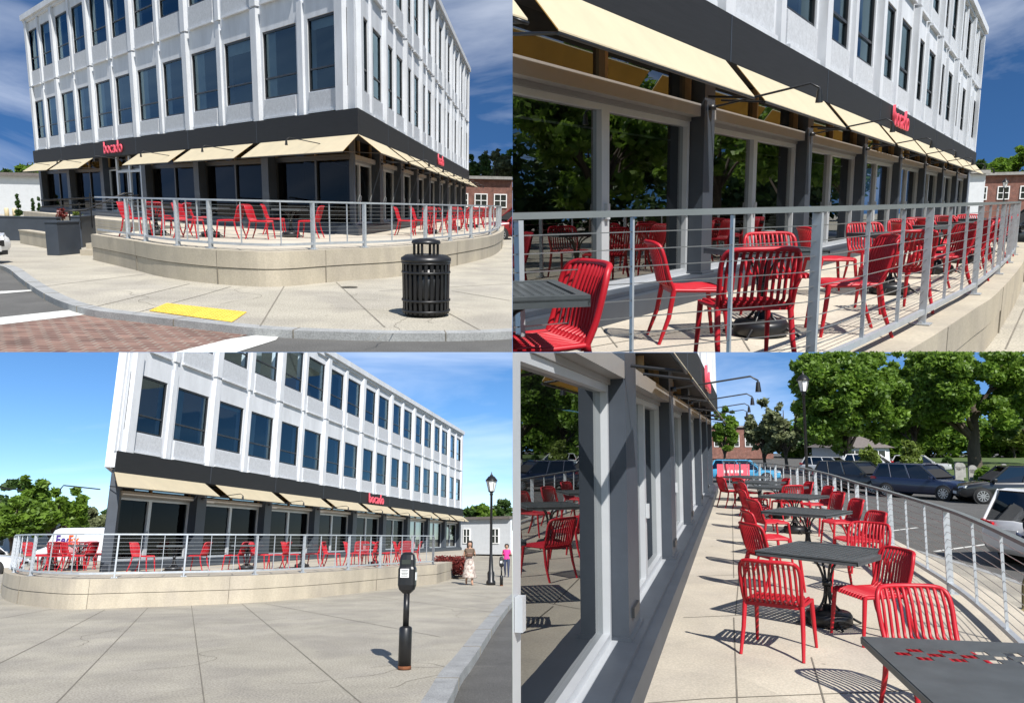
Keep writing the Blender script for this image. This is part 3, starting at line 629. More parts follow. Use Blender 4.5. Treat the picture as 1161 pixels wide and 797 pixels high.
# ------------------------------------------------------------------ vehicles
def car(S, loc, ang, paint, label, L=4.55, W=1.84, H=1.66, van=False, suv=True, group=None):
    t = Thing(S, 'parked_car' if not van else 'delivery_van', label, 'car' if not van else 'van', loc, ang, group); hl = L / 2; hw = W / 2
    belt = .98 * H / 1.66; rf = H
    st = [(-hl, .42, .78, .86), (-hl + .10, .30, belt * .98, .95), (-hl + .5, .26, belt + .02, 1.0), (-.4, .24, belt, 1.0), (hl * .42, .24, belt - .02, 1.0), (hl * .62, .24, belt - .07, .99), (hl - .25, .27, .82, .93), (hl - .04, .34, .70, .84), (hl, .42, .62, .78)]
    if van: st = [(-hl, .4, H - .3, .97), (-hl + .06, .3, H - .06, 1), (-hl + .3, .28, H, 1), (hl * .35, .28, H, 1), (hl * .5, .28, H - .1, .98), (hl * .72, .28, 1.15, .97), (hl - .1, .32, .98, .93), (hl, .42, .8, .88)]
    m = MB(); vs = []; k = 11
    for x, zb, zt, wf in st:
        w_ = hw * wf
        ring = [(-w_ * .82, zb), (-w_ * .97, zb + .10), (-w_, zb + (zt - zb) * .45), (-w_ * .985, zb + (zt - zb) * .85), (-w_ * .93, zt - .01), (0, zt + .035), (w_ * .93, zt - .01), (w_ * .985, zb + (zt - zb) * .85), (w_, zb + (zt - zb) * .45), (w_ * .97, zb + .10), (w_ * .82, zb)]
        vs += [(x, a, b) for a, b in ring]
    fs = [tuple(range(k)), tuple(reversed(range((len(st) - 1) * k, len(st) * k)))]
    for i in range(len(st) - 1):
        for q in range(k): fs.append((i * k + q, (i + 1) * k + q, (i + 1) * k + (q + 1) % k, i * k + (q + 1) % k))
    m.add(vs, fs, 0, True); bd = t.part('body', m, paint, loc=False)
    b = bd.modifiers.new('smooth', 'BEVEL'); b.width = .03; b.segments = 2; b.limit_method = 'ANGLE'; b.angle_limit = R(25)
    if not van:
        xr, xf = (-hl + .12 if suv else -hl + .55), hl * .47; tr, tf = (xr + .32 if suv else xr + .7), xf - .78; wb, wt = hw * .90, hw * .74; z1, z2 = belt - .03, rf - .05
        lo = [(xr, -wb, z1), (xf, -wb * .96, z1), (xf, wb * .96, z1), (xr, wb, z1)]; hi = [(tr, -wt, z2), (tf, -wt, z2), (tf, wt, z2), (tr, wt, z2)]
        m = MB(); m.hexa(lo + hi); t.part('windows', m, 'car_glass', loc=False)
        m = MB(); m.hexa([(x * .96 + .0, y * .96, z1 + .1) for x, y, z in lo] + [(x, y * .9, z2 - .03) for x, y, z in hi]); t.part('cabin_interior', m, 'black_rubber', loc=False)
        m = MB(); m.hexa([(tr - .06, -wt * 1.03, z2), (tf + .06, -wt * 1.0, z2), (tf + .06, wt * 1.0, z2), (tr - .06, wt * 1.03, z2), (tr + .1, -wt * .86, rf), (tf - .12, -wt * .86, rf), (tf - .12, wt * .86, rf), (tr + .1, wt * .86, rf)])
        for s_ in (-1, 1):
            for (xa, xb) in ((xr, tr), (xf, tf), (xr + (xf - xr) * .30, tr + (tf - tr) * .22), (xr + (xf - xr) * .60, tr + (tf - tr) * .62)):
                m.bar((xa, s_ * wb * 1.0, z1), (xb, s_ * wt * 1.015, z2 + .01), .05, .09)
        t.part('roof', m, paint, loc=False, bevel=.02)
    else:
        m = MB(); m.hexa([(hl * .53, -hw * .86, 1.5), (hl * .705, -hw * .86, 1.2), (hl * .705, hw * .86, 1.2), (hl * .53, hw * .86, 1.5), (hl * .50, -hw * .8, H - .22), (hl * .545, -hw * .8, H - .25), (hl * .545, hw * .8, H - .25), (hl * .5, hw * .8, H - .22)]); t.part('windscreen', m, 'car_glass', loc=False)
    for x in (-hl * .62, hl * .62):
        for s_ in (-1, 1):
            m = MB(); rr = .345; n = 22; y1 = s_ * hw * 1.0; y0 = s_ * (hw - .24)
            def ring(r0, y): return [(x + r0 * math.cos(6.2832 * q / n), y, rr + r0 * math.sin(6.2832 * q / n)) for q in range(n)]
            vs = ring(.39, s_ * hw * .80) + ring(.39, s_ * hw * 1.004); m.add(vs, [tuple(range(n)), tuple(range(n, 2 * n))] + [(q, (q + 1) % n, n + (q + 1) % n, n + q) for q in range(n)])
            t.part('wheel_arch', m, 'black_rubber', loc=False)
            m = MB(); rings = [(rr * .66, y1 + s_ * .012), (rr * .98, y1 + s_ * .008), (rr, y1 - s_ * .03), (rr, y0)]; vs = []
            for r0, y in rings: vs += ring(r0, y)
            fs = [(i * n + q, i * n + (q + 1) % n, (i + 1) * n + (q + 1) % n, (i + 1) * n + q) for i in range(3) for q in range(n)]; m.add(vs, fs, 0, True)
            wh = t.part('wheel', m, 'black_rubber', loc=False)
            m = MB(); c = (x, y1 + s_ * .008, rr)
            for q in range(10):
                a = 6.2832 * q / 10; m.bar((c[0], c[1], c[2]), (c[0] + .225 * math.cos(a), c[1], c[2] + .225 * math.sin(a)), .02, .035)
            vs = ring(.22, y1 + s_ * .014) + ring(.236, y1 + s_ * .014); m.add(vs, [(q, (q + 1) % n, n + (q + 1) % n, n + q) for q in range(n)]); t.part('rim', m, 'alloy', wh, loc=False)
    for s_ in (-1, 1):
        m = MB(); m.hexa([(hl - .30, s_ * hw * .88, .70), (hl - .03, s_ * hw * .50, .66), (hl - .0, s_ * hw * .50, .66), (hl - .16, s_ * hw * .945, .70), (hl - .34, s_ * hw * .86, .80), (hl - .08, s_ * hw * .5, .75), (hl - .03, s_ * hw * .5, .75), (hl - .2, s_ * hw * .94, .80)]); t.part('headlight', m, 'head_light', loc=False)
        m = MB(); m.hexa([(-hl - .015, s_ * hw * .52, .86), (-hl + .04, s_ * hw * .52, .86), (-hl + .32, s_ * hw * 1.0, .90), (-hl + .02, s_ * hw * .93, .88), (-hl - .0, s_ * hw * .52, .98), (-hl + .06, s_ * hw * .52, .98), (-hl + .32, s_ * hw * .992, 1.0), (-hl + .04, s_ * hw * .93, 1.03)]); t.part('taillight', m, 'tail_light', loc=False)
        if not van:
            m = MB(); m.box((hl * .40, s_ * (hw + .08), belt + .06), (.06, .10, .065)); t.part('mirror', m, paint, loc=False, bevel=.02)
    m = MB(); m.box((hl - .02, 0, .58), (.03, hw * .45, .07)); m.box((hl - .04, 0, .36), (.04, hw * .6, .05)); t.part('grille', m, 'black_rubber', loc=False)
    for c_ in ((-hl - .01, 0, .80), (hl + .02, 0, .46)): m = MB(); m.box(c_, (.01, .24, .065)); t.part('number_plate', m, 'sticker_white', loc=False)
    return t

# ------------------------------------------------------------------ street furniture
def street_lamp(S, loc, h, label, rz=0, s=1):
    t = Thing(S, 'street_lamp', label, 'lamp', loc, rz); m = MB()
    m.lathe([(.17 * s, 0), (.17 * s, .12), (.12 * s, .18), (.13 * s, .42), (.085 * s, .5), (.07 * s, .9), (.05 * s, 1.1), (.045 * s, h - .78), (.07 * s, h - .76), (.05 * s, h - .7), (.08 * s, h - .66)], (0, 0, 0), 14); t.part('post', m, 'black_metal', loc=False)
    m = MB(); m.lathe([(.10 * s, h - .64), (.19 * s, h - .26)], (0, 0, 0), 6, smooth=False); t.part('lamp_glass', m, 'white_plastic', loc=False)
    m = MB(); m.lathe([(.23 * s, h - .26), (.22 * s, h - .23), (.12 * s, h - .10), (.05 * s, h - .06), (.05 * s, h - .03), (.015 * s, h + .0), (.02 * s, h + .04), (.004, h + .08)], (0, 0, 0), 12)
    for q in range(6): a = 6.2832 * q / 6; m.bar((.105 * s * math.cos(a), .105 * s * math.sin(a), h - .64), (.195 * s * math.cos(a), .195 * s * math.sin(a), h - .25), .014, .014)
    m.lathe([(.08 * s, h - .67), (.125 * s, h - .63)], (0, 0, 0), 12); t.part('lamp_cage', m, 'black_metal', loc=False); return t
def person(S, loc, rz, label, h, joints, mats, extra=None):
    """Skin-modifier body: joints dict name -> (pos, radius), edges list."""
    t = Thing(S, 'person', label, 'person', loc, rz); J, E = joints; names = list(J); me = bpy.data.meshes.new('body')
    me.from_pydata([J[n_][0] for n_ in names], [(names.index(a), names.index(b)) for a, b in E], []); o = bpy.data.objects.new('body_tmp', me); COL.objects.link(o)
    sk = o.modifiers.new('skin', 'SKIN'); o.modifiers.new('sub', 'SUBSURF').levels = 2
    for i, n_ in enumerate(names): me.skin_vertices[0].data[i].radius = (J[n_][1],) * 2; me.skin_vertices[0].data[i].use_root = (n_ == 'pelvis')
    bpy.context.view_layer.update(); m2 = bpy.data.meshes.new_from_object(o.evaluated_get(bpy.context.evaluated_depsgraph_get())); bpy.data.objects.remove(o)
    m2.materials.clear(); m2.name = 'body'
    for m_ in mats: m2.materials.append(MAT[m_[0]])
    for p in m2.polygons:
        p.use_smooth = True; c = p.center
        for i, m_ in enumerate(mats):
            if m_[1](c): p.material_index = i; break
    t.part('body', m2, None); return t
def figure(stride=.25, arm='bent'):
    J = dict(pelvis=((0, 0, .95), .14), waist=((0, 0, 1.08), .125), chest=((.01, 0, 1.28), .15), neck=((.02, 0, 1.47), .055), chin=((.03, 0, 1.53), .065), head=((.035, 0, 1.63), .10), crown=((.02, 0, 1.71), .07),
             shL=((0, .17, 1.40), .06), elL=((-.05, .23, 1.15), .045), wrL=((.12, .20, 1.05 if arm != 'bent' else 1.22), .03), haL=((.19, .17, 1.05 if arm != 'bent' else 1.27), .03),
             shR=((0, -.17, 1.40), .06), elR=((-.02, -.23, 1.14), .045), wrR=((.15, -.15, 1.2), .03), haR=((.22, -.12, 1.26), .03),
             hiL=((0, .10, .90), .105), knL=((stride * .5, .10, .50), .07), anL=((stride * .6, .10, .09), .042), toL=((stride * .6 + .17, .11, .035), .035),
             hiR=((0, -.10, .90), .105), knR=((.02, -.10, .50), .07), anR=((-stride, -.10, .13), .042), toR=((-stride + .15, -.11, .04), .035))
    E = [('pelvis', 'waist'), ('waist', 'chest'), ('chest', 'neck'), ('neck', 'chin'), ('chin', 'head'), ('head', 'crown'), ('chest', 'shL'), ('shL', 'elL'), ('elL', 'wrL'), ('wrL', 'haL'), ('chest', 'shR'), ('shR', 'elR'), ('elR', 'wrR'), ('wrR', 'haR'),
         ('pelvis', 'hiL'), ('hiL', 'knL'), ('knL', 'anL'), ('anL', 'toL'), ('pelvis', 'hiR'), ('hiR', 'knR'), ('knR', 'anR'), ('anR', 'toR')]
    return J, E
def face_parts(t, hair=True, long=False):
    m = MB(); rr = random.Random(2)
    prof = [(.0, 1.765), (.075, 1.755), (.118, 1.70), (.125, 1.64)] + ([(.12, 1.5), (.10, 1.36), (.05, 1.34)] if long else [(.11, 1.57), (.07, 1.53)])
    vs = []; fs = []; n = 16
    for r_, z in prof:
        for k in range(n):
            a = 2 * math.pi * k / n; q = 1.0 if math.cos(a) < .35 or z > 1.69 else .55
            vs.append((.012 + r_ * math.cos(a) * q * .98 - .01, r_ * math.sin(a), z))
    for i in range(len(prof) - 1):
        for k in range(n): fs.append((i * n + k, i * n + (k + 1) % n, (i + 1) * n + (k + 1) % n, (i + 1) * n + k))
    m.add(vs, fs, 0, True); t.part('hair', m, 'hair_dark', loc=False)
    m = MB()
    for s_ in (-1, 1): m.lathe([(.004, -.008), (.012, 0), (.004, .008)], (.125, s_ * .035, 1.64), 8)
    t.part('eye', m, 'hair_dark', loc=False)
    m = MB(); m.hexa([(.12, -.014, 1.59), (.152, -.012, 1.59), (.152, .012, 1.59), (.12, .014, 1.59), (.12, -.006, 1.64), (.128, -.005, 1.64), (.128, .005, 1.64), (.12, .006, 1.64)]); t.part('nose', m, 'skin_tone', loc=False)
    m = MB(); m.box((.118, 0, 1.562), (.012, .025, .005)); t.part('mouth', m, 'leather_brown', loc=False)
def far_house(S, loc, rz, Wd, Dp, Ht, mat, roof, label, rows=1, cols=3, hip=False, name='house', wmat='sticker_white', win=(.9, 1.4), par=True, z1=1.0, parapet=None, tr=None):
    t = Thing(S, name, label, 'building', loc, rz); m = MB(); m.box((0, Dp / 2, Ht / 2), (Wd / 2, Dp / 2, Ht / 2)); t.part('wall', m, mat, loc=False)
    m = MB()
    if hip: m.add([(-Wd / 2 - .4, -.4, Ht), (Wd / 2 + .4, -.4, Ht), (Wd / 2 + .4, Dp + .4, Ht), (-Wd / 2 - .4, Dp + .4, Ht), (-Wd * .25, Dp / 2, Ht + hip), (Wd * .25, Dp / 2, Ht + hip)], [(0, 1, 5, 4), (1, 2, 5), (2, 3, 4, 5), (3, 0, 4), (3, 2, 1, 0)])
    else: m.box((0, Dp / 2 - .1, Ht + .1), (Wd / 2 + .15, Dp / 2 + .25, .12))
    t.part('roof', m, roof, loc=False)
    for i in range(cols):
        for j in range(rows):
            x = -Wd / 2 + Wd * (i + .5) / cols; z = z1 + j * (Ht / rows)
            m = MB(); w_, h_ = win[0] / 2, win[1] / 2; zc = z + h_
            for a, b, c, d in ((-w_ - .08, -w_, -h_ - .08, h_ + .08), (w_, w_ + .08, -h_ - .08, h_ + .08), (-w_, w_, -h_ - .08, -h_), (-w_, w_, h_, h_ + .08), (-.03, .03, -h_, h_), (-w_, w_, -.03, .03)):
                m.box((x + (a + b) / 2, -.04, zc + (c + d) / 2), ((b - a) / 2, .04, (d - c) / 2))
            wi = t.part('window', m, wmat, loc=False); m = MB(); m.box((x, -.012, zc), (w_, .01, h_)); t.part('pane', m, 'screen_dark', wi, loc=False)
    return t
def sun_flat(S, pts): return [S.at(*p) for p in pts]
def ground_poly(S, pts, z): return [(S.at(p[0], p[1], z).x, S.at(p[0], p[1], z).y) for p in pts]

# ------------------------------------------------------------------ shared set pieces
def nearest_s(path, p):
    best = (1e9, 0); c = 0
    for a, b in zip(path, path[1:]):
        a, b = Vector((a[0], a[1])), Vector((b[0], b[1])); q = Vector((p[0], p[1])); L = (b - a).length
        if L < 1e-6: continue
        t = max(0, min(1, (q - a).dot(b - a) / L / L)); d = (a.lerp(b, t) - q).length
        if d < best[0]: best = (d, c + t * L)
        c += L
    return best[1]
def offset_path(path, o):   # to the left of travel for positive o
    out = []
    for i, p in enumerate(path):
        d = (Vector(path[min(i + 1, len(path) - 1)][:2]) - Vector(path[max(i - 1, 0)][:2])).normalized(); out.append((p[0] - d.y * o, p[1] + d.x * o))
    return out
def terrace(S, outer, back, z0, z1, label, seams=5):
    """outer: plan curve travelled left to right (terrace on its left); back: closing points"""
    t = Thing(S, 'terrace_wall', label, 'wall', (outer[0][0], outer[0][1], z0)); h = z1 - z0
    for nm, o, za, zb, mt in (('lower_course', .0, z0 - .1, z0 + h * .49, 'wall_concrete'), ('course_gap', .03, z0 + h * .49, z0 + h * .51, 'joint_dark'), ('upper_course', -.015, z0 + h * .51, z1, 'wall_concrete')):
        m = MB(); m.prism(offset_path(outer, o) + back, za, zb); t.part(nm, m, mt)
    m = MB(); k = max(2, len(outer) // seams)
    for i in range(k // 2, len(outer) - 1, k):
        a = offset_path(outer, -.019)[i]; b = offset_path(outer, .05)[i]; m.bar((a[0], a[1], z0 + h * .5), (b[0], b[1], z0 + h * .5), .012, h * .98)
    t.part('course_joint', m, 'joint_dark')
    m = MB(); p = offset_path(outer, .32) + back; m.prism(p, z1 + .0005, z1 + .004); struct(S, 'terrace_floor', m, 'terrace_concrete')
    return t
def joints(S, lines, z, width=.03, name='paving_joint'):
    m = MB()
    for ln in lines: m.strip([S.at(p[0], p[1], z) for p in ln], width, z + .004)
    struct(S, name, m, 'joint_dark')
def cracks(S, starts, z, seed):
    r = random.Random(seed); m = MB()
    for px, py, a in starts:
        p = S.at(px, py, z); x, y = p.x, p.y; pts = [(x, y)]
        for _ in range(26): a += r.uniform(-.5, .5); x += math.cos(a) * .11; y += math.sin(a) * .11; pts.append((x, y))
        m.strip(pts, .009, z + .003)
    struct(S, 'paving_crack', m, 'joint_dark')
def treepx(S, px, by, ty, wpx, label, z=0.0, **k):
    p = S.at(px, by, z); sc_ = p.y / F; return tree(S, p, (by - ty) * sc_, wpx * sc_, label, **k)
def curb(S, path, z1, z0, w_=.16, name='kerb'):
    m = MB(); a = path; b = offset_path(path, w_)
    vs = []
    for p, q in zip(a, b): vs += [(p[0], p[1], z0 - .05), (p[0], p[1], z1), (q[0], q[1], z1), (q[0], q[1], z0 - .05)]
    n = len(a); m.add(vs, [(4 * i + q, 4 * i + 4 + q, 4 * i + 4 + (q + 1) % 4, 4 * i + (q + 1) % 4) for i in range(n - 1) for q in range(4)] + [(3, 2, 1, 0), tuple(4 * (n - 1) + q for q in range(4))])
    struct(S, name, m, 'granite')
    m = MB()
    cum = 0; last = 0
    for i in range(1, n):
        cum += (Vector(a[i][:2]) - Vector(a[i - 1][:2])).length
        if cum - last > 1.9: last = cum; m.bar((*a[i][:2], z1 - .04), (*b[i][:2], z1 - .04), .014, .09); m.bar((a[i][0], a[i][1], z0), (a[i][0] * .9995, a[i][1] * .9995, z1), .014, .014)
    if m.v: struct(S, 'kerb_joint', m, 'joint_dark')

# ================================================================== UPPER LEFT SET: the corner from across the street
S = S1; ZT = .66
LV1 = (3.50, 4.21, 4.88, 6.98, 8.65, 10.85, 11.75)
A = S.at(41, 171.5, LV1[1]); C = S.at(402.5, 124, LV1[1]); B = S.at(529.5, 194, LV1[1])
t = Thing(S, 'corner_building', 'white building with black band and cream awnings, its corner towards the viewer', 'building', (C.x, C.y, 0))
f1 = Fac(t, A, C, S); f2 = Fac(t, C, B, S)
th2 = math.acos(max(-1, min(1, (-f1.d).dot(f2.d)))); f1.m1 = f2.m0 = 1 / math.tan(th2 / 2)
back = Vector((B.x, B.y, 0)) + Vector((A.x - C.x, A.y - C.y, 0)); back2 = Vector((A.x, A.y, 0)) + Vector((-.5, 8, 0))
facade(f1, LV1, 12, (0, 12), 6, (0, 6), ZT, door_bays=(2,), sign_bay=2, sign_size=.78, wrap=('end', 5), awn=(.7, .52), cw=.24)
facade(f2, LV1, 18, (0, 18), 9, (0, 9), ZT, style='light', sign_bay=4, sign_size=.75, wrap=('start', 0), awn=(.7, .52), cw=.30)
body(t, [(A.x + .1, A.y + .2), (C.x, C.y + .2), (B.x - .2, B.y), (B.x - 12, B.y + 6), (A.x + .6, A.y + 14)], ZT, LV1)
# entrance door leaves and frames
m = MB(); g = f1.L / 6
for a0, a1 in ((2.30, 2.34), (2.60, 2.64), (2.86, 2.90)): f1.box(m, a0 * g, a1 * g, -.30, -.22, ZT, LV1[0])
f1.box(m, 2.3 * g, 2.9 * g, -.298, -.222, ZT + 2.1, ZT + 2.2); f1.box(m, 2.62 * g, 2.9 * g, -.297, -.223, ZT, ZT + .2); t.part('entrance_frame', m, 'silver_frame')

outer = smooth_curve([S.at(*p)[:2] for p in ((106, 295), (150, 305.5), (181, 313.5), (225, 320), (271, 324), (319, 325), (381, 319.5), (458, 313), (510, 303), (551, 293), (565, 286), (570, 279), (571, 271))], 6)
terrace(S, outer, [(outer[-1][0], B.y + 3), (A.x - 1, B.y + 3), (A.x - 1, A.y - .2), (outer[0][0] - .1, outer[0][1] + 6)], 0, ZT, 'curved two course concrete terrace wall in the upper left view')
rp_ = offset_path(outer, .16)
railing(S, rp_, ZT + .004, .95, 'grey cable railing on the curved wall in the upper left view', thin=2, ncab=9, post_w=.09, thick_at=[nearest_s(rp_, S.at(px, py, ZT)) for px, py in ((115, 271), (147, 274), (195, 279), (262, 281), (337, 282), (413, 281), (470, 276), (505, 273), (527, 270), (545, 266), (556, 262), (566, 257))])
# street, sidewalk, kerb, crossing
m = MB(); m.add([(-400, -5, -.10), (400, -5, -.10), (400, 900, -.10), (-400, 900, -.10)], [(0, 1, 2, 3)]); struct(S, 'road', m, 'asphalt')
cb = smooth_curve([S.at(*p)[:2] for p in ((-60, 296), (-10, 300), (8, 304), (25, 317), (50, 333), (75, 344), (107, 352), (150, 357), (230, 366), (300, 373), (380, 376.5), (443, 378), (520, 378), (578, 376), (660, 370))], 5)
m = MB(); far_ = [(160, 20), (160, 700), (-40, 700)]
m.prism(offset_path(cb, .15) + [(60, 60), (60, 800), (-200, 800), (-200, 60)], -.11, 0); struct(S, 'sidewalk', m, 'sidewalk_concrete')
curb(S, cb, .004, -.10, .22)
m = MB(); m.add([S.at(px, py, -.10) + Vector((0, 0, .004)) for px, py in ((-10, 366), (104, 353.5), (150, 358.5), (230, 367.5), (270, 371.5), (300, 375.5), (255, 386), (190, 405), (-10, 405))], [tuple(range(9))]); struct(S, 'brick_crosswalk', m, 'brick_paver')
m = MB(); m.add([S.at(px, py, -.10) + Vector((0, 0, .008)) for px, py in ((-10, 361.5), (102, 349.5), (108, 352), (107, 356), (-10, 370))], [tuple(range(5))]); m.add([S.at(px, py, -.10) + Vector((0, 0, .008)) for px, py in ((190, 402), (262, 384.5), (300, 379.5), (317, 381), (313, 386), (262, 402))], [tuple(range(6))])
m.add([S.at(px, py, -.10) + Vector((0, 0, .008)) for px, py in ((-5, 331), (38, 329), (39, 330.2), (-5, 334))], [(0, 1, 2, 3)]); struct(S, 'crosswalk_line', m, 'road_paint')
m = MB(); m.add([S.at(px, py, 0) + Vector((0, 0, .010)) for px, py in ((169, 353), (189, 344.5), (280, 354.5), (263, 366))], [(0, 1, 2, 3)])
q = [S.at(px, py, 0) for px, py in ((169, 353), (189, 344.5), (280, 354.5), (263, 366))]
for i in range(24):
    for j in range(8):
        u, v_ = (i + .5) / 24, (j + .5) / 8; p = (q[0].lerp(q[3], u)).lerp(q[1].lerp(q[2], u), v_); m.box((p.x, p.y, .014), (.02, .03, .004))
one(S, 'tactile_plate', m, 'yellow_plate', 'yellow tactile warning plate set in the sidewalk by the crossing', 'paving plate')
joints(S, [[(295, 370), (322, 325)], [(381, 320), (436, 371)], [(100, 350), (215, 322)], [(40, 326), (165, 311)], [(545, 375), (510, 356), (460, 340)], [(150, 356), (232, 334), (262, 325)], [(430, 330), (578, 322)], [(512, 330), (578, 341)]], 0, .022)
cracks(S, [(130, 330, .3), (250, 345, 1.2), (350, 350, .2), (520, 345, 2.2), (430, 355, .5)], 0, 4)
m = MB(); m.lathe([(.16, 0), (.16, .008), (.12, .01)], S.at(396, 326, 0), 20); one(S, 'manhole_cover', m, 'black_metal', 'small round dark cover in the sidewalk by the concrete wall', 'manhole cover')
# litter bin
p = S.at(483, 357.5, 0); t = Thing(S, 'litter_bin', 'round black slatted metal litter bin with a raised lid on the sidewalk', 'litter bin', p); H = 1.0; s_ = .33
m = MB(); m.lathe([(s_ * .93, .02), (s_ * .96, .95)], (0, 0, 0), 28); t.part('liner', m, 'black_metal', loc=False)
for k in range(26):
    a = 6.2832 * k / 26; m = MB(); c, sn = math.cos(a), math.sin(a)
    for r0 in (1,): m.bar((c * s_ * 1.0, sn * s_ * 1.0, .05), (c * s_ * 1.03, sn * s_ * 1.03, .93), .045, .012, up=Vector((c, sn, 0)))
    t.part('slat', m, 'black_metal', loc=False)
m = MB()
for z in (.1, .28, .76, .92): m.lathe([(s_ * 1.05, z - .02), (s_ * 1.08, z - .012), (s_ * 1.08, z + .012), (s_ * 1.05, z + .02)], (0, 0, 0), 28)
t.part('ring', m, 'black_metal', loc=False)
m = MB(); m.lathe([(s_ * 1.06, .93), (s_ * 1.1, .95), (s_ * 1.1, 1.0), (s_ * .9, 1.05), (s_ * .6, 1.06)], (0, 0, 0), 28); t.part('lid', m, 'black_metal', loc=False)
m = MB(); m.lathe([(s_ * .62, 1.24), (s_ * .64, 1.26), (s_ * .6, 1.30), (s_ * .3, 1.33), (.02, 1.335)], (0, 0, 0), 24); t.part('canopy', m, 'black_metal', loc=False)
m = MB()
for k in range(6): a = 6.2832 * k / 6 + .3; m.bar((math.cos(a) * s_ * .52, math.sin(a) * s_ * .52, 1.05), (math.cos(a) * s_ * .52, math.sin(a) * s_ * .52, 1.25), .035, .035)
t.part('canopy_post', m, 'black_metal', loc=False); t.o.matrix_world = t.o.matrix_world @ Matrix.Diagonal((1, 1, .84, 1))
# entrance ramp, slate walls, steps, handrails, planters
def wallbox(S, p0, p1, thick, z0, z1, name, mat, label, cat='wall', cap=None):
    a, b = Vector(p0), Vector(p1); a.z = b.z = 0; d = (b - a).normalized(); n_ = Vector((-d.y, d.x, 0)); c = (a + b) / 2 + n_ * thick / 2
    t = Thing(S, name, label, cat, (c.x, c.y, z0)); m = MB(); m.box((c.x, c.y, (z0 + z1) / 2), ((b - a).length / 2, thick / 2, (z1 - z0) / 2), math.atan2(d.y, d.x)); t.part('wall', m, mat, bevel=.01)
    m = MB(); m.box((c.x, c.y, z1 + .02), ((b - a).length / 2 + .02, thick / 2 + .02, .02), math.atan2(d.y, d.x)); t.part('coping', m, cap or mat); return t
wallbox(S, S.at(67.5, 290), S.at(93, 287.5), .35, 0, .88, 'ramp_wall', 'slate_paint', 'short dark slate end wall beside the terrace steps')
wallbox(S, S.at(94, 281), S.at(110, 277), .3, 0, .95, 'ramp_wall', 'slate_paint', 'dark slate wall between the steps and the terrace')
wallbox(S, S.at(-30, 272), S.at(66, 274), .3, 0, .82, 'ramp_wall', 'slate_paint', 'long dark slate wall at the left edge of the building')
wallbox(S, S.at(23, 276), S.at(65, 284), .3, 0, .42, 'planter_wall', 'wall_concrete', 'low concrete wall in front of the long slate wall')
p0 = S.at(94, 290); m = MB()
for k in range(3): m.box((p0.x + .45, p0.y + .35 + k * .32, .08 + k * .08), (.55, .3 - .0, .08 + k * .08))
one(S, 'entrance_steps', m, 'wall_concrete', 'concrete steps beside the terrace wall', 'steps', base=p0)
t = Thing(S, 'handrail', 'black pipe handrail rising beside the entrance ramp', 'handrail', S.at(70, 285)); m = MB()
a = S.at(66, 284); b = S.at(112, 279)
m.tube([(a.x, a.y + .5, 1.15), (a.x + .6, a.y + .6, 1.2), (b.x - .3, b.y + 2.5, 1.75), (b.x, b.y + 2.5, 1.75)], .03, 8)
m.tube([(a.x - 1.6, a.y + 2, 1.45), (b.x - 1, b.y + 5, 1.7)], .025, 8); m.tube([(a.x - 1.6, a.y + 2, 1.25), (b.x - 1, b.y + 5, 1.5)], .02, 8)
for q, z in ((.1, 1.15), (.5, 1.42), (.95, 1.72)): x = a.x + (b.x - a.x) * q; y = a.y + .6 + 1.7 * q; m.tube([(x, y, .6), (x, y, z)], .022, 6)
t.part('pipe', m, 'black_metal')
shrub(S, S.at(73, 272) + Vector((0, 0, .8)), .35, .3, 'pink flowering plant behind the slate end wall', 'leaf_red', 300, .05, 3, name='flower_plant', cat='plant')
shrub(S, S.at(89, 272) + Vector((0, 0, .8)), .3, .25, 'low yellow green plant behind the slate end wall', 'leaf_yellow', 300, .05, 4, name='flower_plant', cat='plant')
for i, (px, by, ty) in enumerate(((22, 251, 216), (39, 251, 223), (46, 250, 224))):
    q = S.at(px, by); shrub(S, q, (by - ty) / F * q.y, .28 + .1 * (i == 0), '%s dark conical evergreen shrub beside the white shed' % ('tall pointed', 'middle', 'right hand')[i], 'leaf_dark', 1500, .07, i, True, group='conical evergreens')
for i, px in enumerate((8.5, 17.5)):
    q = S.at(px, 250); m = MB(); m.lathe([(.13, 0), (.13, .72), (.10, .78), (.03, .8)], q, 14); one(S, 'bollard', m, 'bollard_cream', '%s cream bollard in front of the white shed' % ('left', 'right')[i], 'bollard', base=q, group='cream bollards')
far_house(S, S.at(18, 243.5), R(-4), 9, 10, 3.2, 'siding_white', 'roof_shingle', 'long low white shed with a grey roof at the far left edge', cols=0)
q = S.at(2, 306); car(S, (q.x - 3.15, q.y + .9, -.10), R(6), 'car_white', 'white car parked at the kerb, cut by the left edge of the upper left view')
for i, (px, by, ty, wpx, mt) in enumerate(((4, 237, 192, 14, 'leaf_dark'), (22, 237, 190, 16, 'leaf_dark'), (42, 237, 187, 18, 'leaf_green'))): treepx(S, px, by, ty, wpx, 'dark distant tree above the white shed, %s' % ('leftmost', 'middle', 'nearest the building')[i], mat=mt, n=2500, size=.45, seed=20 + i)
for i, (px, by, ty, wpx, mt) in enumerate(((537, 243, 172, 20, 'leaf_dark'), (560, 243, 166, 20, 'leaf_grey'), (577, 243, 169, 22, 'leaf_green'))): treepx(S, px, by, ty, wpx, 'tree above the brick building, upper left view, %s' % ('dark one by the facade', 'pale thin one', 'at right edge')[i], mat=mt, n=4500, size=.38, seed=30 + i)
far_house(S, S.dep(556, 252, 66), R(0), 6.6, 5, 3.6, 'brick_wall', 'stone_grey', 'red brick building with white windows at right of the upper left view', rows=1, cols=4, win=(.95, 1.0), z1=1.3, name='brick_building')
q = S.at(580, 272); car(S, (q.x + .5, q.y + 1, -.1), R(200), 'car_red', 'dark red car behind the end of the curved railing')
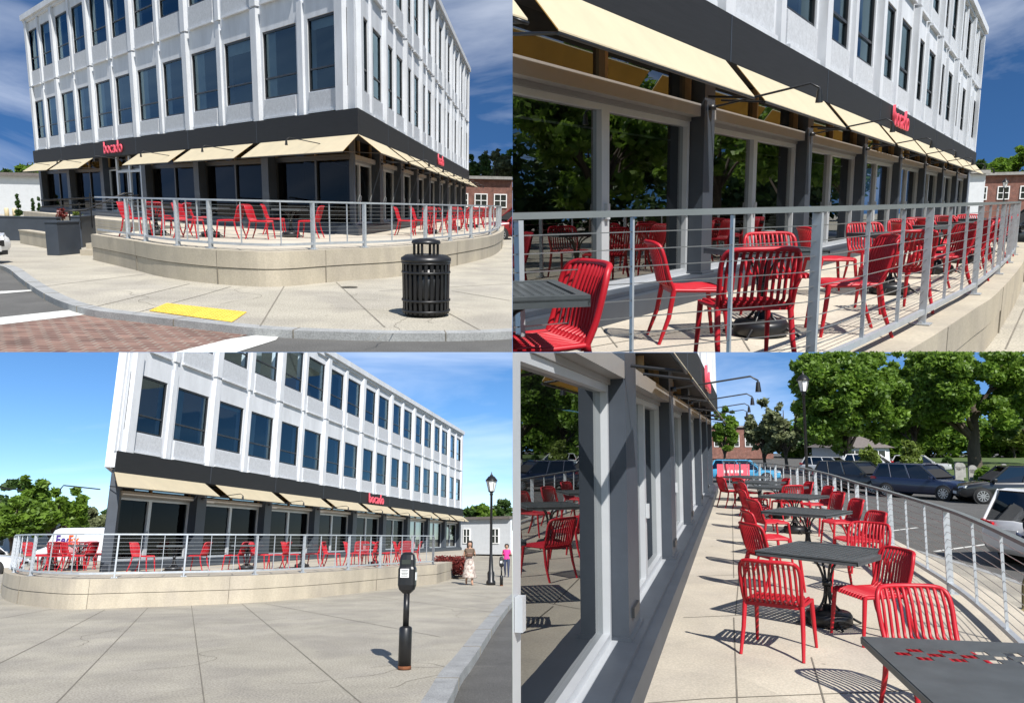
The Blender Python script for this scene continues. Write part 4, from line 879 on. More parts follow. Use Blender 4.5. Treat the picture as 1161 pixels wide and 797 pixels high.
furnish(S, ZT + .004, [(155, 268, 0), (200, 268, 180), (181, 262, 90), (216, 270, 0), (262, 270, 180), (228, 264, 20), (296, 271, 0), (312, 266, 10), (352, 270, 180), (460, 267, 0), (478, 266, 0), (499, 266, 180), (486, 261, 270), (508, 264, 10), (521, 262, 180), (516, 258, 270), (531, 260, 0), (541, 259, 180), (536, 256, 270), (548, 257, 90), (554, 255, 180)], [(178, 267), (239, 269), (330, 269), (488, 265), (515, 261), (536, 258)])

# ================================================================== UPPER RIGHT SET: along the terrace railing
S = S2; ZT = 0.0
LV2 = (2.82, 3.36, 3.98, 5.6, 6.72, 8.25, 8.85)
Bp = S.at(1102.6, 173.6, LV2[1]); D = S.at(880, 54, LV2[1]); bay = (Bp - D) * (.00098 / .00638); A = Bp - bay * 9
t = Thing(S, 'storefront_building', 'white building above black band and tall sliding doors in the upper right view', 'building', (Bp.x, Bp.y, 0))
f = Fac(t, A, Bp, S); facade(f, LV2, 18, (0, 18), 9, (0, 9), ZT, style='light', sign_bay=4, sign_size=.66, awn=(.36, .45), cw=.17, glass='door_glass', rec=.10, lfrom=1)
A1 = A; inn = f.n * -9
body(t, [(A1.x - f.n.x * .2, A1.y - f.n.y * .2), (Bp.x - f.n.x * .2, Bp.y - f.n.y * .2), (Bp.x + inn.x, Bp.y + inn.y), (A1.x + inn.x, A1.y + inn.y)], ZT, LV2)
raw = [S.at(*p)[:2] for p in ((470, 494), (592, 476), (744, 455), (845, 441), (918, 430), (1000, 392), (1045, 368), (1080, 348), (1104, 334), (1131, 311), (1145, 296), (1151, 285), (1151, 275))]
rp_ = smooth_curve(raw, 5); outer = offset_path(rp_, -.20)
terrace(S, outer, [(outer[-1][0] - 1, Bp.y + 4), (Bp.x - 12, Bp.y + 4), (-14, 0)], -.62, 0, 'curved concrete terrace wall in the upper right view')
railing(S, rp_, .004, 1.09, 'grey cable railing crossing the foreground of the upper right view', thin=2, ncab=9, post_w=.062, rail_w=.05, top_mat='rail_grey', thick_at=[nearest_s(rp_, S.at(px, py, 0)) for px, py in ((592, 476), (918, 430), (1045, 368), (1104, 334), (1131, 311), (1143, 298), (1149, 289), (1151, 280))])
m = MB(); m.add([(-60, -20, -.62), (110, -20, -.62), (110, 110, -.62), (-60, 110, -.62)], [(0, 1, 2, 3)]); struct(S, 'sidewalk', m, 'sidewalk_concrete')
joints(S, [[(700, 394), (665, 350)], [(640, 399), (795, 372), (860, 362)], [(850, 398), (812, 336)]], .004, .012, 'terrace_joint')
joints(S, [[(1140, 396), (1161, 350)]], -.62, .02)
for i, (px, by, ty, wpx, mt) in enumerate(((1112, 237, 170, 16, 'leaf_dark'), (1130, 237, 166, 18, 'leaf_green'), (1152, 237, 158, 18, 'leaf_green'))):
    q = S.dep(px, 237, 75); q.z = -.6; sc_ = 75 / F; tree(S, q, (by - ty) * sc_, wpx * sc_, 'tree above the brick building, upper right view, %s' % ('next to the facade', 'in the middle', 'at right edge')[i], mat=mt, n=4500, size=.34, seed=40 + i)
q = S.dep(1136, 232, 68); q.z = -.62; far_house(S, q, R(-6), 5.6, 5, 4.0, 'brick_wall', 'stone_grey', 'red brick building with white windows at right of the upper right view', rows=1, cols=3, win=(.85, 1.0), z1=1.95, name='brick_building')
q = S.dep(1106, 232, 60); q.z = -.62; far_house(S, q, 0, 1.2, 5, 3.9, 'siding_white', 'stone_grey', 'narrow white annex at the end of the long facade', cols=0, name='annex')
q = S.dep(1137, 237, 55); q.z = -.62; street_lamp(S, q, 3.3, 'black street lamp in front of the brick building in the upper right view')
q = S.at(1163, 303, -.62); car(S, (q.x + 1.4, q.y + 1.2, -.62), R(160), 'car_black', 'dark car at the right edge of the upper right view')
for i, (x, y, h, sd) in enumerate(((15, 5, 8, 51), (20, 11, 9, 52), (17, -2, 8, 53), (22, 18, 9, 54), (29, 6, 11, 55), (27, 27, 9, 56), (36, 38, 10, 57), (31, 15, 12, 58), (48, 54, 11, 59), (44, 28, 12, 50))): tree(S, (x, y, -.62), h, 3.4, '%s street tree mirrored in the glass doors' % ORD[i], n=7000, size=.22, seed=sd, trunk=.2, ncl=60, group='street trees mirrored in the doors')
rr_ = random.Random(6); cl = []
for k in range(90):
    p = Vector((34, -12, 0)).lerp(Vector((66, 66, 0)), k / 89); cl.append((p.x + rr_.uniform(-2, 2), p.y, rr_.uniform(0, 6), rr_.uniform(2.0, 3.2)))
o = bpy.data.objects.new('distant_woods', foliage('distant_woods', cl, 14000, .5, 18, 'leaf_dark')); COL.objects.link(o); o.matrix_world = S.M; tag(o, 'dark woods across the street mirrored low in the glass doors', 'woods', None, 'stuff'); S.mesh_objs.append(o); S.objs.append(o)
q = Vector((9.2, 3.6, -.62)); car(S, q, R(60), 'car_white', 'white parked car mirrored in the glass door')
furnish(S, .004, [(607, 480, 200), (780, 384, 0), (842, 414, 92), (880, 361, 270), (937, 333, 0), (958, 377, 172), (1011, 352, 90), (987, 320, 270), (1062, 330, 178), (1030, 306, 270), (1040, 316, 0), (1085, 317, 175), (1050, 300, 280), (1097, 307, 170), (1076, 292, 270), (1113, 298, 180), (1104, 288, 270), (1124, 290, 170), (1066, 305, 0), (1088, 296, 0)], [(862, 380), (1008, 333), (1062, 310), (1092, 298), (1113, 288), (560, 505)], tkey='table', sx=.38, sy=.38, ang_t=8)

# ================================================================== LOWER LEFT SET: the plaza with the parking meter
S = S3; ZT = .68
LV3 = (3.52, 4.14, 4.82, 6.62, 8.2, 10.1, 10.9)
A = S.at(129.5, 511, LV3[1]); B = S.at(523, 577, LV3[1])
t = Thing(S, 'long_building', 'white building with nine cream awnings receding to the right, lower left view', 'building', (A.x, A.y, 0))
f = Fac(t, A, B, S); f.sharp = False; f.m0 = 1 / math.tan(f.d.angle(Vector((A.x, A.y))) ) * 1.02; facade(f, LV3, 18, (0, 18), 9, (0, 9), ZT, style='light', sign_bay=4, sign_size=.8, awn=(.62, .46), cw=.30, wrap=('start', 0))
bk = Vector((A.x, A.y)).normalized() * 9 + Vector((.8, 0)); dd = f.d
body(t, [(A.x + dd.x * .05 - f.n.x * .1, A.y + dd.y * .05 - f.n.y * .1), (B.x - f.n.x * .1, B.y - f.n.y * .1), (B.x + bk.x, B.y + bk.y), (A.x + bk.x, A.y + bk.y)], LV3[0] + .0, LV3)
e = Vector((A.x, A.y)); p1 = e + bk.normalized() * .15; m = MB(); m.prism([(p1.x, p1.y), (p1.x + bk.x * .9, p1.y + bk.y * .9), (p1.x + bk.x * .9 + .25, p1.y + bk.y * .9), (p1.x + .25, p1.y + .1)], ZT, LV3[0]); t.part('end_wall', m, 'slate_paint')
m = MB()
for q in (0.0, 1.6):
    for s_ in ((-.2),): p0 = Vector((A.x - f.n.x * (.3 + q * 1.6), A.y - f.n.y * (.3 + q * 1.6), LV3[0] - .5)); m.tube([p0, p0 + Vector((-1.15, .1, .12)), p0 + Vector((-1.22, .1, .02)), p0 + Vector((-1.22, .1, -.1))], .018, 6)
t.part('arm_light', m, 'black_metal')
outer = smooth_curve([S.at(*p)[:2] for p in ((1.5, 668), (1, 672), (2.6, 677.5), (15.5, 683.6), (46.5, 688), (83, 690.5), (134, 689), (217, 686), (300, 682), (383, 674.5), (445, 667), (495, 661.5))], 6)
e = outer[-1]
terrace(S, outer, [(e[0] + .3, e[1] + 4), (B.x + 1, B.y), (B.x - 2, B.y + 6), (outer[0][0] - 3, outer[0][1] + 22), (outer[0][0] - .4, outer[0][1] + 3)], 0, ZT, 'curved two course concrete terrace wall in the lower left view')
rp_ = offset_path(outer, .17)
railing(S, rp_, ZT + .004, 1.05, 'grey cable railing on the curved wall in the lower left view', thin=2, ncab=9, post_w=.08, thick_at=[nearest_s(rp_, S.at(px, py, ZT)) for px, py in ((8, 641), (13, 645), (22, 649), (61, 652), (129, 654.5), (207, 653.5), (278, 651), (337, 649), (385, 646), (422, 643.5), (449, 641), (474, 639), (489, 637.5))])
m = MB(); m.add([(-900, -30, -.13), (900, -30, -.13), (900, 3000, -.13), (-900, 3000, -.13)], [(0, 1, 2, 3)]); struct(S, 'road', m, 'asphalt')
kb = smooth_curve([S.at(p[0], p[1], 0)[:2] for p in ((440, 880), (505, 799), (523, 763), (538.5, 742), (567, 699), (585, 678), (610, 655))], 5)
kl = [(a, b) for a, b in kb]
m = MB(); m.prism(offset_path(kl, .25) + [(200, 200), (200, 400), (-60, 400), (-60, 2), (0, 2)], -.14, 0); struct(S, 'sidewalk', m, 'sidewalk_concrete')
curb(S, kl, .004, -.13, .27)
joints(S, [[(-5, 754), (60, 722), (119, 691)], [(62, 799), (168, 688.5)], [(232, 799), (217, 686.5)], [(274, 684), (335, 734), (412, 799)], [(-5, 702), (60, 690)], [(300, 684), (500, 722)], [(400, 673), (560, 694)], [(470, 665), (560, 678)]], 0, .015)
cracks(S, [(60, 735, .4), (150, 760, .9), (300, 720, .2), (330, 775, .5), (520, 700, 1.5), (190, 705, .1), (440, 780, 1.0), (400, 700, 2.6)], 0, 5)
# parking meters
def parking_meter(S, loc, rz, h, label, detail=True):
    t = Thing(S, 'parking_meter', label, 'parking meter', loc, rz); k = h / 1.46; t.o.matrix_world = t.o.matrix_world @ Matrix.Diagonal((1.35, 1.35, 1, 1))
    m = MB(); m.lathe([(.062 * k, .0), (.062 * k, .50 * k), (.055 * k, .515 * k), (.03 * k, .53 * k)], (0, 0, 0), 18); t.part('base_sleeve', m, 'black_metal', loc=False)
    m = MB(); m.lathe([(.064 * k, .0), (.0645 * k, .02 * k), (.0635 * k, .045 * k)], (0, 0, .002), 18); t.part('rust_ring', m, 'rust', loc=False)
    m = MB(); m.lathe([(.03 * k, .5 * k), (.03 * k, .98 * k)], (0, 0, 0), 12); t.part('post', m, 'black_metal', loc=False)
    m = MB(); vs = []; prof = [(.035, .93), (.075, .98), (.088, 1.04), (.088, 1.24), (.078, 1.27), (.078, 1.36), (.066, 1.42), (.035, 1.455)]; n = 16
    for r_, z in prof:
        for q in range(n):
            a = 6.2832 * q / n; c, sn = math.cos(a), math.sin(a); e = .55
            vs.append((math.copysign(abs(c) ** e, c) * r_ * k, math.copysign(abs(sn) ** e, sn) * r_ * .72 * k, z * k))
    m.add(vs, [(i * n + q, i * n + (q + 1) % n, (i + 1) * n + (q + 1) % n, (i + 1) * n + q) for i in range(len(prof) - 1) for q in range(n)] + [tuple(reversed(range(n))), tuple(range((len(prof) - 1) * n, len(prof) * n))], 0, False); t.part('head', m, 'black_metal', loc=False, bevel=.004)
    m = MB(); m.box((-.012 * k, -.0655 * k, 1.19 * k), (.042 * k, .002, .055 * k)); m.box((.0885 * k, -.0, 1.15 * k), (.002, .03 * k, .05 * k)); t.part('sticker', m, 'sticker_white', loc=False)
    m = MB()
    for q in range(5): m.box((-.012 * k, -.0680 * k, (1.155 + .018 * q) * k), ((.034 - .006 * (q % 2)) * k, .0008, .004 * k))
    t.part('sticker_print', m, 'screen_dark', loc=False); m = MB(); m.box((0, -.058 * k, 1.33 * k), (.045 * k, .002, .028 * k)); t.part('display', m, 'screen_dark', loc=False); return t
parking_meter(S, S.at(458.5, 758.5), R(-6), 1.44, 'black parking meter with white sticker standing on the wide sidewalk')
parking_meter(S, S.at(568.5, 664), 0, 1.0, 'small distant black parking meter right of the street lamp')
street_lamp(S, S.at(556.5, 663), 3.95, 'black street lamp with lantern at the kerb in the lower left view')
# red hedge in its bed
q = S.at(507, 655.5); t = Thing(S, 'red_hedge', 'clipped dark red leafed hedge at the end of the terrace wall', 'hedge', q); cl = [(-.45 + .15 * i, -.1 + .25 * j, .35 + .32 * k_, .26) for i in range(8) for j in range(5) for k_ in range(2)]
t.part('foliage', foliage('foliage', cl, 5000, .05, 9, 'leaf_red', 1.0), None); m = MB(); m.box((.05, .5, .0), (.7, .9, .06)); t.part('bed', m, 'soil', loc=False)
far_house(S, S.dep(545, 628, 78), R(-38), 7.5, 7, 3.4, 'siding_white', 'roof_shingle', 'small white clapboard house beyond the end of the long facade', rows=1, cols=2, name='clapboard_house', z1=1.1, win=(.8, 1.3))
for i, (px, by, ty, wpx, mt, n_) in enumerate(((529, 627, 573, 20, 'leaf_dark', 4000), (551, 627, 572, 18, 'leaf_green', 4000), (573, 627, 570, 17, 'leaf_dark', 4000))): treepx(S, px, by, ty, wpx, 'distant tree behind the clapboard house, %s' % ('leftmost', 'middle', 'at the right edge')[i], mat=mt, n=n_, size=.35, seed=60 + i)
for i, (px, by, ty, wpx, mt, n_, sz) in enumerate(((12, 638, 541, 36, 'leaf_green', 9000, .20), (55, 637, 540, 34, 'leaf_green', 9000, .20), (92, 634, 568, 24, 'leaf_grey', 5000, .25), (122, 632, 571, 20, 'leaf_dark', 4500, .25), (-8, 636, 546, 30, 'leaf_dark', 5000, .25))): treepx(S, px, by, ty, wpx, 'tree behind the railing, lower left view, %s' % ('tall one at the left', 'tall rounded one', 'low greyish one', 'low dark one beside the building', 'cut by the left edge')[i], mat=mt, n=n_, size=sz, seed=70 + i, trunk=.2)
q = S.at(92, 642); t = car(S, q, R(163), 'car_white', 'white delivery van with purple and orange lettering behind the railing', L=5.4, W=2.1, H=2.25, van=True)
for txt, mt, x in (('Fed', 'purple_ink', .95), ('Ex', 'orange_ink', .0)):
    me = text_mesh(txt, .75, .004, mt, 'LEFT', .02); o = t.part('lettering', me, None); o.matrix_local = Matrix.Translation((x + .15, 1.058, 1.30)) @ Matrix.Rotation(math.pi, 4, 'Z') @ Matrix.Rotation(math.pi / 2, 4, 'X')
q = S.at(2, 651); car(S, (q.x - 2.1, q.y + 1, -.1), R(8), 'car_white', 'white car cut by the left edge of the lower left view')
far_house(S, S.dep(-2, 628, 95), R(0), 9, 8, 4.0, 'siding_white', 'roof_shingle', 'white house half hidden by the trees at the left', rows=1, cols=3, hip=1.5)
furnish(S, ZT + .004, [(38, 647, 0), (50, 645, 180), (66, 647, 90), (80, 647, 10), (92, 646, 180), (101, 645, 90), (112, 643, 180), (74, 642, 270), (96, 641, 270), (160, 648, 0), (222, 647, 180), (265, 646, 180), (293, 645, 0), (315, 645, 180), (330, 644, 0), (355, 643, 180), (375, 643, 0), (400, 642, 0), (408, 640, 270), (417, 642, 180), (432, 641, 0), (444, 640, 180), (455, 639, 0), (468, 638, 180), (461, 636, 270)], [(58, 646), (86, 646), (196, 648), (279, 646), (342, 644), (425, 641)])
J, E = figure(.22); t = person(S, S.at(532, 663), R(-80), 'woman with long dark hair walking towards the viewer in a patterned long dress', 1.6, (J, E), [('hair_dark', lambda c: c.z > 1.76), ('skin_tone', lambda c: c.z > 1.44 or abs(c.y) > .21 or c.z < .12 or c.x > .13 and c.z > 1.0), ('brown_top', lambda c: c.z > 1.12), ('skin_tone', lambda c: True)])
face_parts(t, long=True); m = MB(); m.lathe([(.13, 1.16), (.155, 1.02), (.20, .88), (.24, .6), (.29, .35), (.31, .28), (.29, .285)], (0, 0, 0), 20); t.part('dress', m, 'dress_cloth', loc=False); m = MB(); m.box((.17, -.02, 1.20), (.09, .12, .08)); t.part('bag', m, 'leather_brown', loc=False, bevel=.03)
t.o.matrix_world = t.o.matrix_world @ Matrix.Scale(.88, 4)
J, E = figure(.2); t = person(S, S.at(574.5, 654), R(-95), 'small distant person in a bright pink top beyond the street lamp', 1.6, (J, E), [('skin_tone', lambda c: c.z > 1.44 or abs(c.y) > .21), ('pink_cloth', lambda c: c.z > .95), ('navy_cloth', lambda c: True)])
face_parts(t); t.o.matrix_world = t.o.matrix_world @ Matrix.Scale(.80, 4)

# ================================================================== LOWER RIGHT SET: on the terrace looking down the row of tables
S = S4; ZT = 0.0; ZR = -1.0
LV4 = (2.86, 3.45, 4.1, 5.9, 7.3, 9.1, 9.9)
P_, Q_ = S.at(730, 797, 0), S.at(799.6, 600, 0)
f0 = Fac(Thing(S, 'deck_building', 'dark slate storefront with silver framed sliding doors at the left of the lower right view', 'building', (Q_.x, Q_.y, 0)), P_, Q_, S)
u = (Q_ - P_) / .01804; step = .0071; sh = Vector((f0.n.x, f0.n.y, 0)) * -.10
A = P_ + u * (.0006 - .00943) + sh; B = P_ + u * (.0039 + 6 * step - .00943) + sh
f = Fac(f0.t, A, B, S); t = f0.t
facade(f, LV4, 12, (0, 12), 6, (0, 6), ZT, style='light', sign_bay=3, sign_size=.7, awn=(.26, .40), cw=.36, glass='door_glass', hdr=.82, rec=.14, lfrom=1, lup=.2, gb=[0] + [(.011 + .0071 * k - .0006) / .0459 for k in range(6)])
body(t, [(A.x - f.n.x * .2, A.y - f.n.y * .2), (B.x - f.n.x * .2, B.y - f.n.y * .2), (B.x - f.n.x * 6, B.y - f.n.y * 6), (A.x - f.n.x * 6, A.y - f.n.y * 6)], ZT, LV4)
gk = lambda k: 0 if k == 0 else (.011 + .0071 * (k - 1) - .0006) / .0459 * f.L
for k in range(1, 6): m = MB(); f.box(m, gk(k) - .2, gk(k) + .14, -.078, -.055, .42, .50); t.part('column_vent', m, 'window_frame_dark')
for k in range(0, 5):
    m = MB(); c = f.P((gk(k) + gk(k + 1)) / 2, -.30, 1.0); m.tube([c, c + Vector((0, 0, .16))], .02, 8); t.part('door_handle', m, 'silver_frame')
raw = [S.at(p[0], p[1], 0)[:2] for p in ((1260, 850), (1161, 748), (1118, 706), (1078, 673), (1012, 630), (974, 607), (948, 589.5), (926, 577.5), (905, 567.5), (880, 560.5), (850, 556), (820, 553.5))]
rp_ = smooth_curve(raw, 5); outer = offset_path(rp_, -.2)
w_ = rp_[::-1]
t = terrace(S, offset_path(w_, .2)[::1] if False else [p for p in offset_path(w_, .2)], [(30, -6), (-6, -6), (-6, B.y - 1), (B.x - 2, B.y + 1)], ZR, 0, 'concrete terrace edge wall under the railing in the lower right view')
railing(S, rp_, .004, 1.04, 'grey cable railing running away along the right side of the deck', thin=2, ncab=9, post_w=.075, rail_w=.07, top_mat='rail_grey', thick_at=[nearest_s(rp_, S.at(px, py, 0)) for px, py in ((1190, 775), (1078, 673), (1012, 630), (974, 607), (948, 589.5), (926, 577.5), (905, 567.5), (880, 560.5), (862, 557.5), (840, 555), (822, 553.6))])
m = MB(); m.add([(-30, -30, ZR), (130, -30, ZR), (130, 150, ZR), (-30, 150, ZR)], [(0, 1, 2, 3)]); struct(S, 'road', m, 'asphalt')
kp = [S.at(p[0], p[1], ZR + .12)[:2] for p in ((1330, 722), (1161, 664), (1090, 640), (1016, 618), (960, 596), (925, 583), (890, 570), (860, 563), (830, 558))]
kp = smooth_curve(kp, 4); m = MB(); m.prism(kp + [(p[0], p[1]) for p in outer[::-1]], ZR - .05, ZR + .12); struct(S, 'sidewalk', m, 'sidewalk_concrete'); curb(S, kp, ZR + .124, ZR, -.16)
m = MB()
for ln in ([(1060, 625), (1118, 617)], [(1000, 603), (1040, 598)], [(1180, 640), (1240, 625)]): m.strip([S.at(a, b, ZR) for a, b in ln], .12, ZR + .004)
struct(S, 'parking_line', m, 'road_paint')
m = MB(); m.prism(ground_poly(S, ((1020, 543), (1080, 556), (1161, 580), (1300, 610), (1300, 515), (1020, 521)), ZR), ZR - .05, ZR + .12); struct(S, 'lawn', m, 'grass')
q = [S.at(a, b, ZR) for a, b in ((1100, 535), (1161, 548))]
joints(S, [[(735, 797), (800, 792), (1000, 784)], [(775, 700), (850, 697), (930, 694)], [(836, 797), (832, 700)], [(1000, 784), (1060, 781)], [(790, 653), (860, 651)], [(838, 652), (834, 697)], [(806, 610), (860, 609)], [(935, 797), (920, 745)], [(832, 655), (830, 560)]], .004, .012, 'terrace_joint')
furnish(S, .004, [(884, 737, 58), (990, 724, 188), (978, 672, 222), (877, 668, 15), (1066, 818, 268), (874, 620, 5), (872, 643, 0), (926, 594, 180), (936, 606, 185), (955, 620, 180), (975, 646, 185), (858, 600, 0), (856, 586, 0), (829, 575, 10), (848, 577, 20), (905, 585, 180), (880, 578, 180), (893, 590, 100)], [(940, 708, 45), (917, 633, 45), (902, 604, 45), (884, 587, 45), (862, 578, 45), (845, 568, 45)], zone='on the deck', tkey='deck_table', sx=.52, sy=.52)
# near table: solid top with a row of cut squares near its far edge
c = S.at(1222, 985, 0); t = Thing(S, 'cafe_table', 'large dark grey table with a row of punched squares at the bottom right corner', 'table', c, R(-10)); m = MB(); hx, hy, e = .62, .95, .735
yb = hy - .46; ya = hy - .22; N = 15
m.box((0, (hy + ya) / 2, e), (hx, (hy - ya) / 2, .003)); m.box((0, (-hy + yb) / 2, e), (hx, (yb + hy) / 2, .003))
rows_ = 3; rh = (ya - yb) / rows_; cw_ = 2 * hx / N
for j in range(rows_):
    for i in range(N):
        if not (1 <= i < N - 1 and (i + j) % 2 == 0): m.box((-hx + cw_ * (i + .5), yb + rh * (j + .5), e), (cw_ / 2, rh / 2, .0029))
for a_ in (-1, 1): m.bar((-hx, a_ * hy, e - .02), (hx, a_ * hy, e - .02), .012, .036); m.bar((a_ * hx, -hy, e - .02), (a_ * hx, hy, e - .02), .012, .036)
t.part('table_top', m, 'table_grey', loc=False)
m = MB()
for k in range(4): a = .8 + k * math.pi / 2; m.tube([(.25 * math.cos(a), .25 * math.sin(a), .72), (.05 * math.cos(a), .05 * math.sin(a), .5), (.05 * math.cos(a), .05 * math.sin(a), .2), (.35 * math.cos(a), .35 * math.sin(a), .02)], .016, 7)
t.part('pedestal', m, 'black_metal', loc=False)
# trees, houses, cars beyond
treepx(S, 962, 538, 376, 60, 'big bright maple left of centre beyond the parked cars', z=ZR, mat='leaf_green', n=44000, size=.19, seed=81, trunk=.16, th_=.32, ncl=150)
treepx(S, 1106, 531, 372, 68, 'big bright maple with a thick dark trunk at the right of the lower right view', z=ZR, mat='leaf_green', n=46000, size=.23, seed=85, trunk=.22, th_=.55, ncl=130)
treepx(S, 1040, 527, 392, 46, 'maple filling the gap between the two big maples', z=ZR, mat='leaf_green', n=24000, size=.25, seed=91, trunk=.18, th_=.3, ncl=100)
treepx(S, 1172, 528, 385, 50, 'tree overhanging the right edge of the lower right view', z=ZR, mat='leaf_dark', n=9000, size=.34, seed=87, trunk=.2, th_=.4, ncl=50)
for i, (px, by, ty, wpx, mt) in enumerate(((868, 531, 446, 24, 'leaf_grey'), (893, 532, 440, 26, 'leaf_grey'), (822, 526, 458, 14, 'leaf_green'), (1150, 520, 470, 22, 'leaf_yellow'), (1075, 518, 474, 26, 'leaf_yellow'), (1010, 519, 480, 24, 'leaf_dark'), (925, 520, 470, 26, 'leaf_dark'), (1140, 519, 488, 24, 'leaf_dark'), (1045, 519, 486, 22, 'leaf_green'))):
    treepx(S, px, by, ty, wpx, ('greyish olive tree at the far end of the railing', 'greyish olive tree behind the street lamp', 'small green tree at the end of the facade', 'yellow green tree far off behind the lawn at right', 'yellow green tree far off between the maples', 'dark far tree behind the pavilion', 'dark far tree behind the left maple', 'low dark tree on the horizon right of the thick trunk', 'low green tree on the horizon above the dark blue car')[i], z=ZR, mat=mt, n=6000, size=.26 if i < 3 else .5, seed=90 + i, trunk=.15, th_=.15)
for i, (px, by, ty, wpx, mt) in enumerate(((988, 541, 506, 17, 'leaf_yellow'), (1033, 541, 501, 22, 'leaf_yellow'), (1118, 553, 531, 13, 'leaf_green'), (1075, 534, 520, 9, 'leaf_dark'))):
    q = S.at(px, by, ZR); k = q.y / F; shrub(S, q, (by - ty) * k, wpx * k, ('yellow green bush left of the dark blue car', 'large yellow green bush behind the dark blue car', 'young bush on the lawn', 'small dark bush behind the cars')[i], mt, 3500, .16, 95 + i)
for i, (px, by, hh) in enumerate(((1088, 549, .75), (1104, 552, .7), (1091, 543, .6), (1139, 541, .5))):
    q = S.at(px, by, ZR); m = MB(); m.prism([(-.26, -.06), (.26, -.06), (.26, .06), (-.26, .06)], 0, hh * 1.5); m.tube([(0, -.06, hh * 1.5), (0, .06, hh * 1.5)], .255, 16); one(S, 'gravestone', m, 'stone_grey', 'grey gravestone on the lawn, %s from the left' % ('first', 'third', 'second', 'fourth')[i], 'gravestone', base=q, loc=False, group='gravestones')
far_house(S, S.dep(842, 520, 105), R(0), 8.5, 8, 4.3, 'brick_wall', 'stone_grey', 'low brown brick building with white windows at the far end of the deck', rows=1, cols=4, win=(1.2, 1.5), z1=1.7, name='brick_building')
for o in S.objs[-1:]: o.matrix_world = Matrix.Translation((0, 0, 0)) @ o.matrix_world
far_house(S, S.at(983, 531, ZR), R(12), 5.2, 5, 2.0, 'siding_white', 'roof_shingle', 'small white pavilion with a brown hipped roof behind the parked cars', rows=1, cols=2, hip=1.1, name='pavilion', win=(1.5, 1.3), z1=.4)
rr_ = random.Random(5)
q0, q1 = S.dep(880, 520, 118), S.dep(1190, 520, 112); cl = []
for k in range(70):
    p = q0.lerp(q1, k / 69); cl.append((p.x, p.y + rr_.uniform(-3, 3), ZR + rr_.uniform(.5, 4.5), rr_.uniform(1.6, 2.8)))
o = bpy.data.objects.new('distant_woods', foliage('distant_woods', cl, 16000, .45, 17, 'leaf_green')); COL.objects.link(o); o.matrix_world = S.M; tag(o, 'dark far woods along the horizon behind the lawn', 'woods', None, 'stuff'); S.mesh_objs.append(o); S.objs.append(o)
cars4 = [(1064, 567, -58, 'car_navy', 'dark blue suv parked facing the viewer in the middle of the lower right view'), (985, 560, -58, 'car_black', 'black suv parked left of the dark blue suv'), (1168, 573, 165, 'car_black', 'black suv cut by the right edge above the white car'),
         (952, 541, -50, 'car_silver', 'silver car far off under the left maple'), (1000, 540, -40, 'car_white', 'white car far off behind the black suv'), (1053, 537, -30, 'car_silver', 'silver car far off behind the dark blue suv'), (851, 548, -20, 'car_blue', 'light blue car beyond the end of the railing')]
for px, by, a, c, lb in cars4:
    q = S.at(px, by, ZR); sc_ = 1
    car(S, q + Vector((0, 1.2, 0)), R(a), c, lb, H=1.5 if c in ('car_silver', 'car_blue') else 1.68)
q = S.at(1112, 652, ZR); car(S, (q.x + 3.4, q.y + 1.15, ZR), R(10), 'car_white', 'white car with a red tail light at the right edge of the lower right view', H=1.75)
street_lamp(S, S.at(917.5, 592, ZR + .12), 5.0, 'tall black street lamp with lantern behind the deck railing', s=1.0)
q = S.at(831, 553.4, 0); t = Thing(S, 'banner', 'red banner tied to the far end of the railing', 'banner', q); m = MB(); m.box((0, -.12, .62), (.62, .01, .30)); t.part('cloth', m, 'sign_red', loc=False); m = MB()
for k in range(6): m.box((-.32 + k * .13, -.133, .64), (.04, .002, .05))
t.part('print', m, 'sticker_white', loc=False)
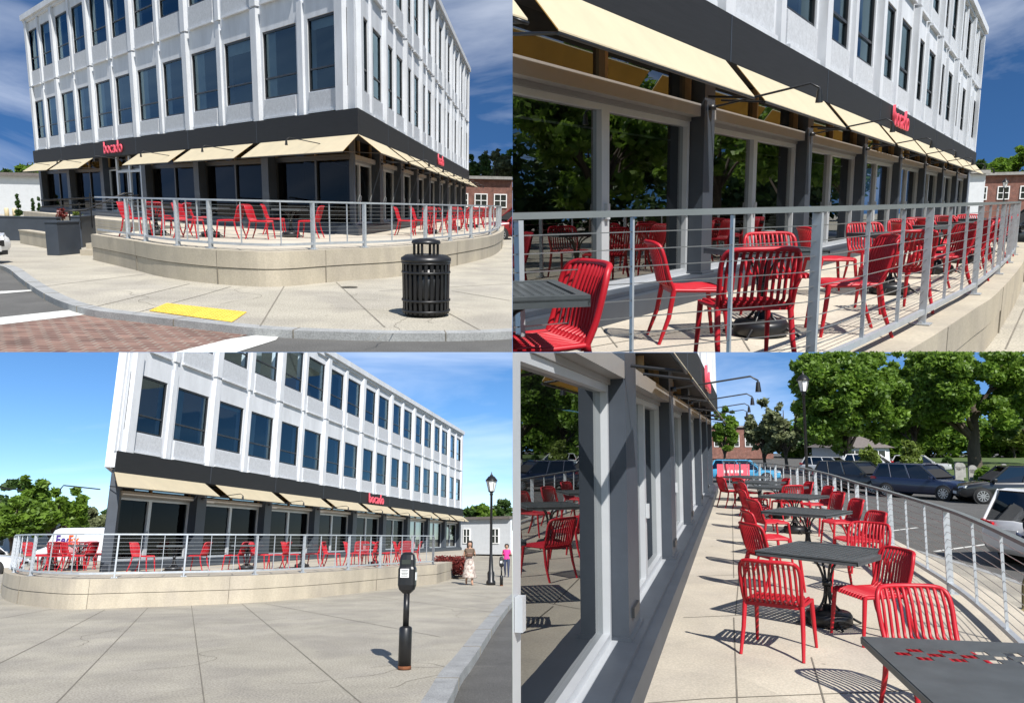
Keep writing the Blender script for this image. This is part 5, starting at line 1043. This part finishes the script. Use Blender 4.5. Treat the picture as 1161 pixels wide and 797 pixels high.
J, E = figure(.55); t = person(S, S.at(1181, 697, ZR + .12), R(180), 'person in olive trousers and brown shoes at the right edge', 1.7, (J, E), [('skin_tone', lambda c: c.z > 1.44 or (abs(c.y) > .19 and c.z < 1.3 and c.z > .9)), ('leather_brown', lambda c: c.z < .095), ('navy_cloth', lambda c: c.z > .98), ('olive_cloth', lambda c: True)]); face_parts(t)

# ------------------------------------------------------------------ trim every set to its own ground: cut faces are real, closed sections
bpy.context.view_layer.update()
def trim(S):
    for o in list(S.mesh_objs):
        mw = o.matrix_world; me = o.data; n = len(me.vertices)
        if n == 0: bpy.data.objects.remove(o); continue
        co = np.empty(n * 3, np.float32); me.vertices.foreach_get('co', co); co = co.reshape(-1, 3).astype(float)
        M3 = np.array(mw.to_3x3()); wc = co @ M3.T + np.array(mw.translation) - np.array(CAM)
        kill = False; cut = []
        for nn in S.clips:
            d = wc @ np.array(nn)
            if d.min() >= 0: kill = True; break
            if d.max() > 0: cut.append(nn)
        if not kill:   # wholly outside the picture and not something mirrored in the glass
            pass
        if kill: S.dead.add(o.name); bpy.data.objects.remove(o); continue
        if not cut: continue
        if me.users > 1: o.data = me = me.copy()
        bm = bmesh.new(); bm.from_mesh(me)
        for nn in cut:
            pc = mw.inverted() @ CAM; pn = (mw.to_3x3().transposed() @ nn).normalized()
            if o.name.startswith(('crown', 'foliage', 'distant_woods')):
                bad = [f_ for f_ in bm.faces if (f_.calc_center_median() - pc).dot(pn) > 0]; bmesh.ops.delete(bm, geom=bad, context='FACES')
            else:
                r_ = bmesh.ops.bisect_plane(bm, geom=bm.verts[:] + bm.edges[:] + bm.faces[:], dist=1e-6, plane_co=pc, plane_no=pn, clear_outer=True)
                ed = [e_ for e_ in r_['geom_cut'] if isinstance(e_, bmesh.types.BMEdge) and e_.is_boundary]
                if ed and not o.name.startswith('pane'): bmesh.ops.holes_fill(bm, edges=ed, sides=0)
        if len(bm.faces) == 0: bm.free(); bpy.data.objects.remove(o); continue
        bm.to_mesh(me); bm.free()
for S in (S1, S2, S3, S4): S.dead = set(); trim(S)
def prune():
    for o in list(sc.objects):
        if o.type == 'EMPTY' and not o.children: bpy.data.objects.remove(o)
prune()
